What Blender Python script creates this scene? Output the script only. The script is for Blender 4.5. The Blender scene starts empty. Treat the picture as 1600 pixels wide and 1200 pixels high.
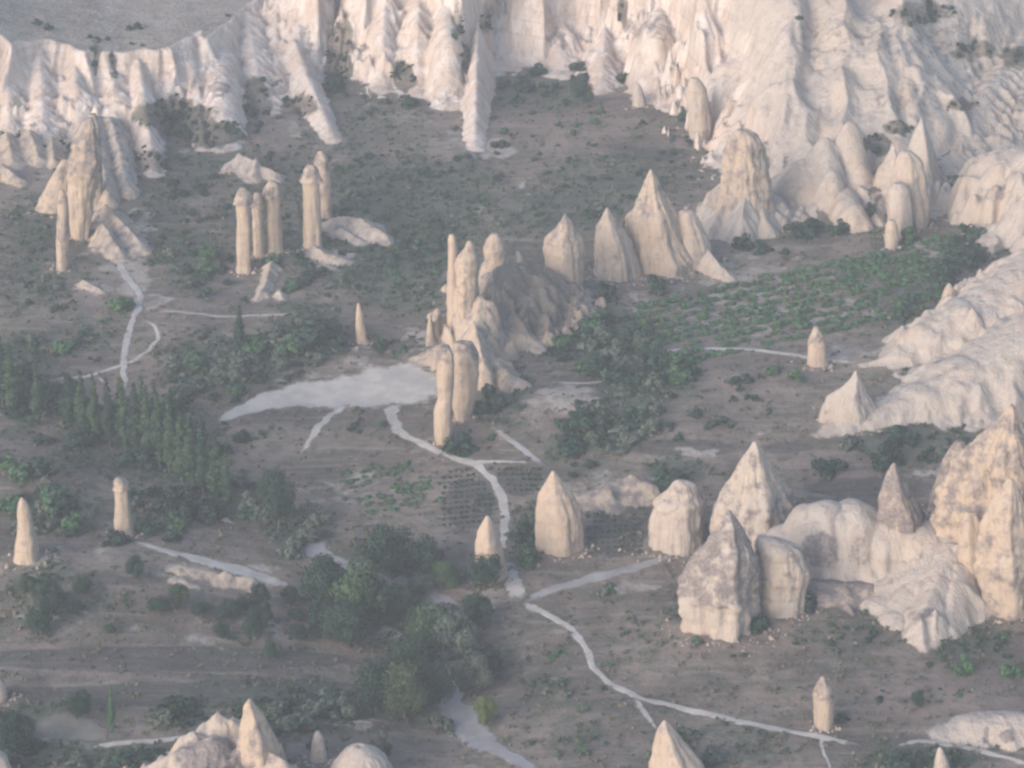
import bpy, math, random
import numpy as np

# ------------------------------------------------------------------ camera, sky, sun, exposure
random.seed(7)
RNG = np.random.default_rng(7)
SC = bpy.context.scene
COL = SC.collection
HCAM = 300.0
PITCH = math.radians(22.0)
FPX = 800.0 / math.tan(math.radians(10.0))      # focal length in photo pixels (1600 wide)
cam_d = bpy.data.cameras.new('camera')
cam_d.sensor_width = 36.0
cam_d.lens = 18.0 / math.tan(math.radians(10.0))
cam_d.clip_start = 1.0
cam_d.clip_end = 12000.0
cam = bpy.data.objects.new('camera', cam_d)
cam.location = (0, 0, HCAM)
cam.rotation_euler = (math.pi / 2 - PITCH, 0, 0)
COL.objects.link(cam)
SC.camera = cam

SUN_EL, SUN_AZ = math.radians(15.0), math.radians(-138.0)   # azimuth from +Y (view direction), clockwise
world = bpy.data.worlds.new('World')
SC.world = world
world.use_nodes = True
wn = world.node_tree.nodes
bg = wn['Background']
sky = wn.new('ShaderNodeTexSky')
sky.sky_type = 'NISHITA'
sky.sun_disc = False
sky.sun_elevation = SUN_EL
sky.sun_rotation = SUN_AZ
sky.air_density = 1.0
sky.dust_density = 1.0
sky.ozone_density = 1.6
world.node_tree.links.new(sky.outputs[0], bg.inputs[0])
bg.inputs[1].default_value = 0.13
sun_d = bpy.data.lights.new('sun', 'SUN')
sun_d.energy = 2.2
sun_d.angle = math.radians(50)
sun_d.color = (1.0, 0.895, 0.825)
sun = bpy.data.objects.new('sun', sun_d)
sdir = (math.sin(SUN_AZ) * math.cos(SUN_EL), math.cos(SUN_AZ) * math.cos(SUN_EL), math.sin(SUN_EL))
from mathutils import Vector
sun.rotation_euler = Vector(sdir).to_track_quat('Z', 'Y').to_euler()
sun.location = (-200, 200, 260)
COL.objects.link(sun)
vs = SC.view_settings
vs.view_transform = 'Standard'
vs.look = 'None'
vs.gamma = 1.0
vs.exposure = 1.27
vs.use_curve_mapping = False
SC.cycles.filter_width = 2.6
SC.cycles.use_denoising = True
SC.cycles.max_bounces = 6
SC.cycles.volume_bounces = 0
HAZE = 0.00021

# ------------------------------------------------------------------ noise
_P = np.random.default_rng(3).permutation(256).astype(np.int32)
_P = np.concatenate([_P, _P, _P])
_A = np.random.default_rng(4).uniform(0, 2 * np.pi, 256)
_GX, _GY = np.cos(_A), np.sin(_A)
_G3 = np.random.default_rng(5).normal(size=(256, 3))
_G3 /= np.linalg.norm(_G3, axis=1)[:, None]


def n2(x, y):
    x = np.asarray(x, float); y = np.asarray(y, float)
    xi = np.floor(x); yi = np.floor(y)
    fx = x - xi; fy = y - yi
    xi = xi.astype(np.int64) & 255; yi = yi.astype(np.int64) & 255
    u = fx * fx * fx * (fx * (fx * 6 - 15) + 10); v = fy * fy * fy * (fy * (fy * 6 - 15) + 10)

    def g(ix, iy, dx, dy):
        h = _P[_P[ix & 255] + (iy & 255)]
        return _GX[h] * dx + _GY[h] * dy
    a = g(xi, yi, fx, fy); b = g(xi + 1, yi, fx - 1, fy)
    c = g(xi, yi + 1, fx, fy - 1); d = g(xi + 1, yi + 1, fx - 1, fy - 1)
    return ((a + (b - a) * u) + ((c + (d - c) * u) - (a + (b - a) * u)) * v) * 1.5


def n3(x, y, z):
    x = np.asarray(x, float); y = np.asarray(y, float); z = np.asarray(z, float)
    xi = np.floor(x); yi = np.floor(y); zi = np.floor(z)
    fx = x - xi; fy = y - yi; fz = z - zi
    xi = xi.astype(np.int64) & 255; yi = yi.astype(np.int64) & 255; zi = zi.astype(np.int64) & 255
    u = fx * fx * (3 - 2 * fx); v = fy * fy * (3 - 2 * fy); w = fz * fz * (3 - 2 * fz)
    r = 0
    for i in (0, 1):
        for j in (0, 1):
            for k in (0, 1):
                h = _P[_P[_P[(xi + i) & 255] + ((yi + j) & 255)] + ((zi + k) & 255)]
                g = _G3[h]
                d = g[..., 0] * (fx - i) + g[..., 1] * (fy - j) + g[..., 2] * (fz - k)
                r = r + d * (u if i else 1 - u) * (v if j else 1 - v) * (w if k else 1 - w)
    return r * 1.6


def fbm(x, y, o=3):
    a, s, t = 1.0, 0.0, 0.0
    for i in range(o):
        s = s + a * n2(x * 2 ** i + 17.3 * i, y * 2 ** i - 9.1 * i); t += a; a *= 0.5
    return s / t


def ridged(x, y, o=2):
    a, s, t = 1.0, 0.0, 0.0
    for i in range(o):
        s = s + a * (1 - 2 * np.abs(n2(x * 2 ** i + 31.7 * i, y * 2 ** i + 5.3 * i))); t += a; a *= 0.5
    return s / t          # about -1..1, crests at 1


def sstep(a, b, x):
    t = np.clip((x - a) / (b - a), 0, 1)
    return t * t * (3 - 2 * t)


# ------------------------------------------------------------------ camera rays, pixel <-> ground
CP, SP = math.cos(PITCH), math.sin(PITCH)


def raydir(u, v):
    return (u - 800.0, FPX * CP + (600.0 - v) * SP, -FPX * SP + (600.0 - v) * CP)


def zrow(v, y):
    d = raydir(800, v)
    return HCAM + d[2] / d[1] * y


def xcol(u, v, y):
    d = raydir(u, v)
    return d[0] / d[1] * y


def project(x, y, z):
    yy = y; zz = z - HCAM
    df = yy * CP - zz * SP
    up = yy * SP + zz * CP
    return 800 + FPX * x / df, 600 - FPX * up / df


BUMPS = []          # gaussians on the floor: x, y, rx, ry, amp


def floor0(x, y):
    x = np.asarray(x, float); y = np.asarray(y, float)
    yy = np.clip(y, 300, 1500)
    z = 0.045 * (yy - 560)
    z = z + 0.02 * np.clip(np.abs(x) - 40, 0, 300) * sstep(560, 700, y)
    z = z + 2.2 * fbm(x / 55, y / 60, 3) + 0.5 * fbm(x / 11 + 3, y / 12, 3)
    return z


def floor(x, y):
    z = floor0(x, y)
    for (bx, by, rx, ry, a) in BUMPS:
        z = z + a * np.exp(-((np.asarray(x) - bx) / rx) ** 2 - ((np.asarray(y) - by) / ry) ** 2)
    return z


def ground(u, v):
    """the point of the ground seen at photo pixel (u, v)"""
    d = raydir(u, v)
    ys = np.arange(380.0, 1500.0, 2.0)
    f = HCAM + d[2] / d[1] * ys - floor(d[0] / d[1] * ys, ys)
    i = int(np.argmax(f < 0)) if (f < 0).any() else len(ys) - 1
    i = max(i, 1)
    y = ys[i - 1] + 2.0 * f[i - 1] / (f[i - 1] - f[i] + 1e-9)
    return d[0] / d[1] * y, y, float(floor(d[0] / d[1] * y, y))


def mpp(y, z):
    return math.hypot(y, HCAM - z) / FPX


def bump(u, v, rx, ry, a):
    x, y, z = ground(u, v)
    BUMPS.append((x, y, rx, ry, a))


bump(40, 760, 26, 22, 6)          # rounded knoll at the left
bump(150, 900, 40, 20, 4)
bump(1120, 640, 45, 45, 6)        # slope in the middle right
bump(880, 650, 26, 26, 4)
bump(760, 470, 22, 30, 5)
bump(560, 960, 30, 30, -4)        # dry wash with the grove
bump(700, 1090, 22, 40, -4)
bump(280, 700, 45, 40, -5)
bump(1500, 560, 40, 60, 8)
bump(1380, 860, 40, 20, 3)
bump(470, 690, 30, 14, 3)

# ------------------------------------------------------------------ materials


def newmat(name):
    m = bpy.data.materials.new(name)
    m.use_nodes = True
    nt = m.node_tree
    return m, nt, nt.nodes, nt.links, nt.nodes['Principled BSDF']


class NB:
    """tiny node builder"""
    def __init__(s, nt):
        s.n, s.l = nt.nodes, nt.links

    def val(s, v):
        return v

    def put(s, sock, v):
        if isinstance(v, bpy.types.NodeSocket):
            s.l.new(v, sock)
        elif isinstance(v, tuple) and len(v) == 3 and sock.type == 'RGBA':
            sock.default_value = (*v, 1)
        else:
            sock.default_value = v

    def pos(s, scale=(1, 1, 1)):
        g = s.n.new('ShaderNodeNewGeometry')
        m = s.n.new('ShaderNodeVectorMath'); m.operation = 'MULTIPLY'
        s.l.new(g.outputs['Position'], m.inputs[0]); m.inputs[1].default_value = scale
        return m.outputs[0]

    def noise(s, vec, scale, detail=3.0, rough=0.55, dist=0.0):
        t = s.n.new('ShaderNodeTexNoise'); s.l.new(vec, t.inputs['Vector'])
        t.inputs['Scale'].default_value = scale; t.inputs['Detail'].default_value = detail
        t.inputs['Roughness'].default_value = rough; t.inputs['Distortion'].default_value = dist
        return t.outputs[0]

    def attr(s, name):
        a = s.n.new('ShaderNodeAttribute'); a.attribute_name = name
        return a.outputs['Fac']

    def rng(s, x, a, b, c=0.0, d=1.0):
        m = s.n.new('ShaderNodeMapRange'); m.interpolation_type = 'SMOOTHSTEP'
        s.put(m.inputs[0], x); s.put(m.inputs[1], a); s.put(m.inputs[2], b); s.put(m.inputs[3], c); s.put(m.inputs[4], d)
        return m.outputs[0]

    def math(s, op, a, b=0.0, clamp=False):
        m = s.n.new('ShaderNodeMath'); m.operation = op; m.use_clamp = clamp
        s.put(m.inputs[0], a); s.put(m.inputs[1], b)
        return m.outputs[0]

    def mix(s, f, a, b):
        m = s.n.new('ShaderNodeMix'); m.data_type = 'RGBA'
        s.put(m.inputs[0], f); s.put(m.inputs[6], a); s.put(m.inputs[7], b)
        return m.outputs[2]

    def bump(s, h, strength, dist, bsdf):
        b = s.n.new('ShaderNodeBump'); s.put(b.inputs['Height'], h)
        b.inputs['Strength'].default_value = strength; b.inputs['Distance'].default_value = dist
        s.l.new(b.outputs[0], bsdf.inputs['Normal'])


SOIL_A, SOIL_B, SOIL_C = (0.248, 0.193, 0.159), (0.136, 0.110, 0.094), (0.098, 0.103, 0.075)
GREEN = (0.082, 0.108, 0.080)
PALE = (0.40, 0.345, 0.295)


def soil_colour(b):
    p = b.pos()
    big = b.noise(p, 0.03, 4)
    mid = b.noise(p, 0.16, 4, 0.6)
    fine = b.noise(p, 0.9, 4, 0.7)
    furrow = b.noise(b.pos((0.02, 0.22, 0.6)), 1.6, 4, 0.6, 0.6)
    c = b.mix(b.rng(big, 0.38, 0.62), SOIL_A, SOIL_B)
    c = b.mix(b.rng(mid, 0.46, 0.68, 0, 0.75), c, SOIL_C)
    c = b.mix(b.rng(furrow, 0.5, 0.72, 0, 0.62), c, (0.31, 0.26, 0.225))
    c = b.mix(b.rng(furrow, 0.46, 0.3, 0, 0.6), c, (0.085, 0.080, 0.070))
    c = b.mix(b.rng(fine, 0.55, 0.75, 0, 0.6), c, (0.36, 0.30, 0.26))
    c = b.mix(b.rng(fine, 0.47, 0.28, 0, 0.5), c, (0.07, 0.075, 0.055))
    return c, mid, fine


def ground_material():
    m, nt, n, l, bsdf = newmat('dry_ground')
    b = NB(nt)
    c, mid, fine = soil_colour(b)
    g = b.math('MAXIMUM', b.attr('green'), b.rng(b.noise(b.pos((1, 1.6, 1)), 0.055, 4, 0.6), 0.5, 0.66, 0, 0.46)); pl = b.attr('pale'); rd = b.attr('red')
    # green scrub cover with ragged edge
    gm = b.rng(b.math('ADD', b.math('MULTIPLY', g, 1.1), b.math('MULTIPLY', b.math('SUBTRACT', fine, 0.5), 2.6)), 0.34, 0.70, 0, 0.72)
    c = b.mix(rd, c, (0.255, 0.190, 0.168))
    fr = b.noise(b.pos((0.03, 0.5, 0.5)), 1.5, 3, 0.6, 0.3)
    fm = b.rng(b.math('ADD', b.attr('field'), b.math('MULTIPLY', b.math('SUBTRACT', mid, 0.5), 0.6)), 0.35, 0.6, 0, 0.8)
    c = b.mix(fm, c, b.mix(b.rng(fr, 0.42, 0.6), (0.074, 0.072, 0.068), (0.112, 0.103, 0.094)))
    c = b.mix(gm, c, GREEN)
    pm = b.rng(b.math('ADD', pl, b.math('MULTIPLY', b.math('SUBTRACT', mid, 0.5), 2.4)), 0.35, 0.85)
    pc = b.mix(b.rng(fine, 0.4, 0.65), PALE, (0.30, 0.25, 0.215))
    c = b.mix(pm, c, pc)
    l.new(c, bsdf.inputs['Base Color'])
    bsdf.inputs['Roughness'].default_value = 1.0
    bsdf.inputs['Specular IOR Level'].default_value = 0.1
    b.bump(b.math('ADD', fine, b.math('MULTIPLY', mid, 1.5)), 0.55, 0.8, bsdf)
    return m


def path_material(name, col, col2, rag=2.1):
    m, nt, n, l, bsdf = newmat(name)
    b = NB(nt)
    c, mid, fine = soil_colour(b)
    e = b.attr('edge')
    k = b.rng(b.math('ADD', e, b.math('MULTIPLY', b.math('SUBTRACT', b.noise(b.pos(), 0.55, 5, 0.7), 0.5), rag)), 0.10, 0.55)
    pc = b.mix(b.rng(b.noise(b.pos(), 0.22, 4), 0.38, 0.62), col, col2)
    c = b.mix(k, c, pc)
    l.new(c, bsdf.inputs['Base Color'])
    bsdf.inputs['Roughness'].default_value = 1.0
    bsdf.inputs['Specular IOR Level'].default_value = 0.1
    b.bump(fine, 0.3, 0.4, bsdf)
    return m


def rock_material():
    m, nt, n, l, bsdf = newmat('tuff_rock')
    b = NB(nt)
    p = b.pos()
    tone = b.attr('tone'); pat = b.attr('pat'); soil = b.attr('soil')
    big = b.noise(p, 0.07, 3)
    mid = b.noise(p, 0.35, 4, 0.6)
    fine = b.noise(p, 1.5, 4, 0.65)
    streak = b.noise(b.pos((1.0, 1.0, 0.10)), 0.55, 4, 0.6, 0.4)
    strata = b.noise(b.pos((0.03, 0.03, 1.0)), 0.65, 3, 0.6)
    cream, white, pink = (0.455, 0.352, 0.265), (0.445, 0.378, 0.322), (0.41, 0.318, 0.278)
    c = b.mix(b.rng(b.math('ADD', tone, b.math('MULTIPLY', b.math('SUBTRACT', big, 0.5), 0.9)), 0.25, 0.8), cream, white)
    c = b.mix(b.math('MAXIMUM', b.rng(mid, 0.47, 0.70, 0, 0.8), b.rng(tone, -0.05, -0.5, 0, 0.85)), c, pink)
    c = b.mix(b.rng(tone, 0.95, 1.5), c, b.mix(b.rng(b.noise(b.pos((1, 1, .4)), .13, 4, .6), .38, .62), (0.63, 0.535, 0.470), (0.52, 0.41, 0.335)))
    c = b.mix(b.rng(streak, 0.50, 0.74, 0, 0.62), c, (0.28, 0.235, 0.22))
    c = b.mix(b.rng(strata, 0.55, 0.68, 0, 0.35), c, (0.33, 0.245, 0.19))
    pm = b.rng(b.math('ADD', pat, b.math('MULTIPLY', b.math('SUBTRACT', mid, 0.5), 1.7)), 0.24, 0.66, 0, 0.9)
    pc = b.mix(b.rng(fine, 0.4, 0.62), (0.150, 0.128, 0.128), (0.255, 0.215, 0.202))
    c = b.mix(pm, c, pc)
    sc, smid, sfine = soil_colour(b)
    sm = b.rng(b.math('ADD', soil, b.math('MULTIPLY', b.math('SUBTRACT', fine, 0.5), 0.9)), 0.35, 0.7)
    sg = b.mix(b.rng(sfine, 0.48, 0.62, 0, 0.6), sc, GREEN)
    c = b.mix(sm, c, sg)
    c = b.mix(b.rng(fine, 0.43, 0.27, 0, 0.6), c, (0.2, 0.165, 0.15))
    pit = b.noise(p, 0.8, 2, 0.5)
    c = b.mix(b.rng(pit, 0.30, 0.22, 0, 0.7), c, (0.14, 0.115, 0.105))
    l.new(c, bsdf.inputs['Base Color'])
    bsdf.inputs['Roughness'].default_value = 1.0
    bsdf.inputs['Specular IOR Level'].default_value = 0.1
    h = b.math('ADD', b.math('MULTIPLY', streak, 1.6), b.math('ADD', mid, b.math('MULTIPLY', fine, 0.4)))
    b.bump(h, 0.55, 0.9, bsdf)
    return m


def leaf_material(name, c1, c2, c3):
    m, nt, n, l, bsdf = newmat(name)
    b = NB(nt)
    oi = n.new('ShaderNodeObjectInfo')
    rnd = oi.outputs['Random']
    lf = b.attr('leaf')
    c = b.mix(b.rng(lf, 0.1, 0.9), c1, c2)
    c = b.mix(b.rng(rnd, 0.35, 1.0, 0, 0.55), c, c3)
    l.new(c, bsdf.inputs['Base Color'])
    bsdf.inputs['Roughness'].default_value = 0.8
    bsdf.inputs['Specular IOR Level'].default_value = 0.2
    return m


M_GROUND = ground_material()
M_PATH = path_material('pale_path_dirt', (0.50, 0.447, 0.40), (0.39, 0.347, 0.31))
M_CLEAR = path_material('clearing_dust', (0.49, 0.435, 0.385), (0.41, 0.367, 0.33), 1.5)
M_TRACK = path_material('dusty_track', (0.33, 0.305, 0.30), (0.27, 0.25, 0.245))
M_BANK = path_material('beige_bank_dirt', (0.26, 0.225, 0.185), (0.215, 0.19, 0.15))
M_ROCK = rock_material()
M_LEAF = leaf_material('dark_foliage', (0.014, 0.036, 0.031), (0.040, 0.082, 0.052), (0.038, 0.066, 0.047))
M_OLIVE = leaf_material('grey_olive_foliage', (0.075, 0.100, 0.080), (0.130, 0.155, 0.115), (0.10, 0.11, 0.085))
M_POPLAR = leaf_material('poplar_foliage', (0.026, 0.056, 0.038), (0.064, 0.112, 0.060), (0.062, 0.092, 0.052))
M_LIME = leaf_material('yellow_green_foliage', (0.09, 0.125, 0.04), (0.14, 0.165, 0.05), (0.11, 0.13, 0.05))
M_FRESH = leaf_material('fresh_green_foliage', (0.036, 0.070, 0.040), (0.086, 0.136, 0.066), (0.075, 0.10, 0.052))
M_VINE = leaf_material('vine_foliage', (0.040, 0.096, 0.052), (0.076, 0.150, 0.072), (0.062, 0.125, 0.062))


def bark_material():
    m, nt, n, l, bsdf = newmat('bark')
    b = NB(nt)
    c = b.mix(b.rng(b.noise(b.pos((1, 1, 0.3)), 4.0, 3), 0.4, 0.6), (0.10, 0.08, 0.065), (0.18, 0.155, 0.135))
    l.new(c, bsdf.inputs['Base Color']); bsdf.inputs['Roughness'].default_value = 0.95
    return m


M_BARK = bark_material()

# ------------------------------------------------------------------ mesh helpers


def mesh_np(name, verts, faces, smooth=True, attrs=None):
    """faces: (n,4) or (n,3) int array, or list of such arrays"""
    me = bpy.data.meshes.new(name)
    fl = faces if isinstance(faces, list) else [faces]
    fl = [np.asarray(f, np.int32) for f in fl if len(f)]
    me.vertices.add(len(verts))
    me.vertices.foreach_set('co', np.asarray(verts, np.float32).ravel())
    nl = sum(f.size for f in fl); nf = sum(len(f) for f in fl)
    me.loops.add(nl); me.polygons.add(nf)
    me.loops.foreach_set('vertex_index', np.concatenate([f.ravel() for f in fl]))
    tot = np.concatenate([np.full(len(f), f.shape[1], np.int32) for f in fl])
    me.polygons.foreach_set('loop_start', np.concatenate([[0], np.cumsum(tot)[:-1]]).astype(np.int32))
    me.polygons.foreach_set('loop_total', tot)
    me.polygons.foreach_set('use_smooth', np.full(nf, smooth, bool))
    me.update(calc_edges=True)
    for k, a in (attrs or {}).items():
        at = me.attributes.new(k, 'FLOAT', 'POINT')
        at.data.foreach_set('value', np.asarray(a, np.float32).ravel())
    return me


def link(name, me, mat, parent=None, loc=(0, 0, 0)):
    if mat is not None and not me.materials:
        me.materials.append(mat)
    o = bpy.data.objects.new(name, me)
    COL.objects.link(o)
    o.location = loc
    if parent is not None:
        o.parent = parent
    return o


def tag(o, label, cat, group=None):
    o['label'] = label; o['category'] = cat
    if group: o['group'] = group
    return o


def empty(name, loc):
    o = bpy.data.objects.new(name, None)
    o.empty_display_size = 1
    COL.objects.link(o); o.location = loc
    return o


def grid_faces(nr, nc, wrap=False):
    r = np.arange(nr - 1)[:, None]
    c = np.arange(nc if wrap else nc - 1)[None, :]
    c2 = (c + 1) % nc
    a = r * nc + c; b = r * nc + c2; d = (r + 1) * nc + c; e = (r + 1) * nc + c2
    return np.stack([a, b, e, d], -1).reshape(-1, 4)


# ------------------------------------------------------------------ ground masks (where which cover grows)
# (u, v, ru, rv, strength) on the ground as it is seen in the photograph
GREENS = [
    (620, 330, 170, 90, .75), (440, 330, 120, 100, .5), (560, 400, 110, 60, .8), (640, 440, 70, 60, .7), (700, 300, 110, 60, .55),
    (850, 140, 90, 40, .6), (900, 130, 40, 30, .9), (1000, 110, 40, 20, .8), (860, 330, 100, 40, .6), (960, 290, 130, 50, .5),
    (560, 190, 120, 60, .45), (290, 270, 70, 40, .5), (300, 400, 60, 50, .7), (240, 330, 60, 40, .5), (60, 350, 60, 50, .6), (60, 430, 90, 60, .5),
    (130, 520, 70, 30, .45), (350, 570, 110, 50, .75), (480, 500, 60, 40, .7), (220, 690, 160, 70, .62), (40, 600, 60, 80, .8),
    (330, 770, 110, 46, .6), (90, 800, 90, 40, .6), (240, 800, 60, 40, .7), (470, 830, 60, 40, .7),
    (930, 520, 110, 60, .85), (1000, 590, 90, 50, .8), (940, 680, 80, 30, .8), (880, 700, 40, 20, .8), (790, 620, 50, 60, .6), (870, 480, 50, 40, .8),
    (1200, 460, 200, 70, .35), (1450, 440, 80, 36, .5), (1530, 390, 60, 30, .7), (1420, 490, 40, 40, .6), (1270, 350, 60, 25, .6), (1500, 290, 40, 30, 1.0),
    (1440, 690, 100, 40, .6), (1380, 700, 40, 30, .7), (1050, 740, 40, 30, .8), (1400, 380, 60, 30, .5),
    (560, 920, 110, 90, .6), (660, 1020, 100, 90, .6), (630, 1090, 90, 50, .6), (120, 940, 110, 50, .45), (60, 930, 60, 70, .7), (440, 990, 90, 40, .35),
    (460, 1110, 120, 50, .7), (60, 1150, 100, 60, .8), (180, 1190, 100, 40, .8), (300, 1120, 70, 40, .5),
    (830, 830, 40, 50, .8), (1000, 1000, 60, 30, .3), (1120, 1160, 120, 40, .45), (1430, 1190, 90, 30, .8), (900, 1150, 60, 30, .35),
    (1330, 990, 100, 30, .4), (1500, 1000, 80, 40, .6), (1560, 1150, 60, 30, .6), (860, 1080, 40, 20, .5), (1080, 950, 40, 25, .5), (780, 1000, 40, 40, .35), (980, 800, 70, 40, .35),
]
PALES = [
    (30, 235, 60, 36, .5), (90, 265, 50, 26, .4), (20, 290, 30, 20, .45), (150, 250, 40, 20, .35), (300, 225, 20, 30, .4), (470, 200, 40, 14, .4), (580, 165, 30, 12, .35), (690, 190, 30, 12, .35),
    (200, 420, 34, 46, .8), (235, 470, 22, 12, .7), (170, 380, 40, 22, .8), (150, 450, 26, 10, .7), (420, 440, 26, 34, .55), (560, 360, 46, 28, .45), (520, 405, 34, 18, .8), (215, 345, 28, 30, .7),
    (770, 235, 44, 14, .8), (815, 285, 14, 14, .7), (745, 330, 16, 8, .5), (660, 525, 60, 22, .6), (590, 560, 110, 20, .45), (540, 590, 160, 24, .5),
    (590, 760, 70, 34, .5), (560, 790, 80, 14, .4), (730, 770, 60, 50, .22), (890, 625, 60, 22, .75), (850, 660, 50, 22, .45), (960, 755, 80, 24, .5), (920, 770, 30, 20, .6),
    (1180, 465, 220, 66, .5), (1010, 430, 100, 20, .6), (1440, 390, 50, 24, .5), (1050, 470, 120, 20, .4), (960, 470, 70, 20, .5), (1320, 555, 80, 12, .6), (1270, 470, 110, 60, .35),
    (1090, 705, 40, 10, .7), (1470, 735, 40, 9, .8), (1190, 680, 20, 6, .7), (1330, 665, 50, 14, .6),
    (330, 895, 110, 16, .55), (370, 905, 60, 14, .75), (300, 915, 50, 8, .6), (120, 865, 120, 26, .35), (20, 900, 40, 26, .5), (50, 950, 40, 40, .4), (110, 970, 40, 20, .5),
    (400, 985, 130, 36, .42), (230, 970, 140, 14, .35), (110, 1145, 50, 26, .6), (490, 860, 20, 18, .9), (600, 985, 24, 16, .6), (990, 915, 40, 10, .65), (930, 905, 60, 12, .4),
    (1500, 1155, 60, 10, .5), (800, 900, 18, 34, .6), (760, 930, 60, 12, .6), (550, 1130, 50, 6, .7),
    (720, 200, 20, 50, .5), (480, 190, 40, 20, .3), (100, 510, 70, 8, .3), (60, 300, 60, 40, .3), (690, 590, 40, 30, .4), (760, 640, 40, 30, .2),
    (1300, 330, 70, 30, .35), (1180, 390, 70, 20, .35),
]
REDS = [(60, 230, 120, 50, .8), (170, 230, 60, 40, .6), (440, 200, 80, 50, .4), (600, 180, 100, 40, .4), (850, 190, 140, 40, .4), (90, 720, 90, 30, .6), (120, 470, 80, 30, .4), (880, 660, 80, 30, .5), (1130, 590, 120, 40, .25), (1340, 745, 40, 12, .6), (1480, 1090, 120, 50, .4), (260, 920, 120, 30, .4),
        (300, 1010, 260, 30, .15), (780, 300, 120, 50, .25), (1370, 400, 90, 30, .3), (560, 1170, 100, 30, .5), (1150, 1000, 120, 30, .25), (1320, 915, 70, 22, .6)]


DARKS = [(250, 1030, 330, 20, .9), (300, 1086, 300, 20, 1.0), (420, 1075, 180, 16, .8), (735, 785, 48, 46, .7), (810, 752, 40, 26, .7), (960, 838, 50, 34, .9), (1360, 762, 110, 18, .8), (1230, 700, 60, 10, .6), (1080, 700, 110, 16, .6),
         (1010, 240, 90, 14, .6), (860, 300, 120, 12, .5), (930, 350, 120, 10, .5), (1380, 470, 60, 26, .5), (1260, 375, 80, 10, .6), (560, 640, 120, 12, .4), (1380, 1050, 150, 12, .4), (900, 1110, 100, 10, .3), (1440, 1095, 120, 10, .4), (640, 270, 100, 10, .5), (180, 905, 130, 10, .5)]


def blobmask(u, v, blobs):
    r = np.zeros_like(u)
    for (bu, bv, ru, rv, s) in blobs:
        q = ((u - bu) / ru) ** 2 + ((v - bv) / rv) ** 2
        r = np.maximum(r, s * (1 - sstep(0.35, 1.5, q)))
    return r


def masks(x, y, z):
    u, v = project(x, y, z)
    w1 = n2(x / 9, y / 9) * 22 + n2(x / 3.5, y / 3.5) * 10; w2 = n2(x / 9 + 40, y / 9) * 11 + n2(x / 3.5 + 9, y / 3.5) * 5
    u = u + w1; v = v + w2
    return blobmask(u, v, GREENS), blobmask(u, v, PALES), blobmask(u, v, REDS)


def fieldmask(x, y, z):
    u, v = project(x, y, z)
    return blobmask(u + n2(x / 9, y / 9) * 8, v + n2(x / 14 + 40, y / 14) * 2.5, DARKS)


# ------------------------------------------------------------------ the ground
def spaced(a, b, step, lo, hi):
    core = np.arange(a, b + 1e-6, step)
    out = []; s = step; p = core[-1]
    while p < hi:
        s *= 1.25; p += s; out.append(p)
    lft = []; s = step; p = core[0]
    while p > lo:
        s *= 1.25; p -= s; lft.append(p)
    return np.concatenate([lft[::-1], core, out])


gx = spaced(-225, 225, 0.8, -2500, 2500)
gy = spaced(500, 1010, 0.8, -1500, 3500)
X, Y = np.meshgrid(gx, gy)
Z = floor(X, Y)


# the cliff at the far side of the valley: base row, rim row and run, by photo column
CLIFF = [(-400, 225, 50, 22), (-100, 215, 56, 22), (0, 196, 52, 22), (60, 190, 62, 22), (110, 186, 68, 20), (200, 182, 74, 20), (250, 186, 70, 0), (290, 176, 58, 0), (330, 178, 42, 0), (365, 150, 26, 0), (400, 132, 8, 0), (425, 150, -6, 0),
         (455, 132, -30, 40), (500, 118, -40, 26), (522, 66, -60, 24), (545, 66, -60, 24), (565, 108, -60, 20), (605, 116, -60, 20), (635, 96, -70, 22), (665, 130, -70, 24), (722, 128, -70, 24), (740, 120, -70, 24), (772, 78, -70, 22), (800, 92, -70, 22), (850, 98, -70, 22),
         (900, 84, -72, 22), (960, 92, -72, 22), (1000, 112, -72, 24), (1060, 142, -60, 30), (1110, 200, -50, 45),
         (1150, 265, -45, 70), (1220, 322, -40, 95), (1300, 338, -35, 105), (1400, 340, -30, 110), (1480, 312, -30, 105), (1560, 255, -30, 90), (1700, 230, -30, 80), (2000, 230, -30, 80)]
_ca, _cyb, _cyr, _czr = [], [], [], []
for (cu, vb, vr, run) in CLIFF:
    bx, by, bz = ground(cu, vb)
    if run == 0:                        # the level high ground: the rim recedes instead of rising
        d_ = raydir(cu, vr); z0 = _czr[5]
        run = max(14.0, (z0 - HCAM) * d_[1] / d_[2] - by)
    _ca.append(bx / by); _cyb.append(by); _cyr.append(by + run); _czr.append(zrow(vr, by + run))


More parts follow.
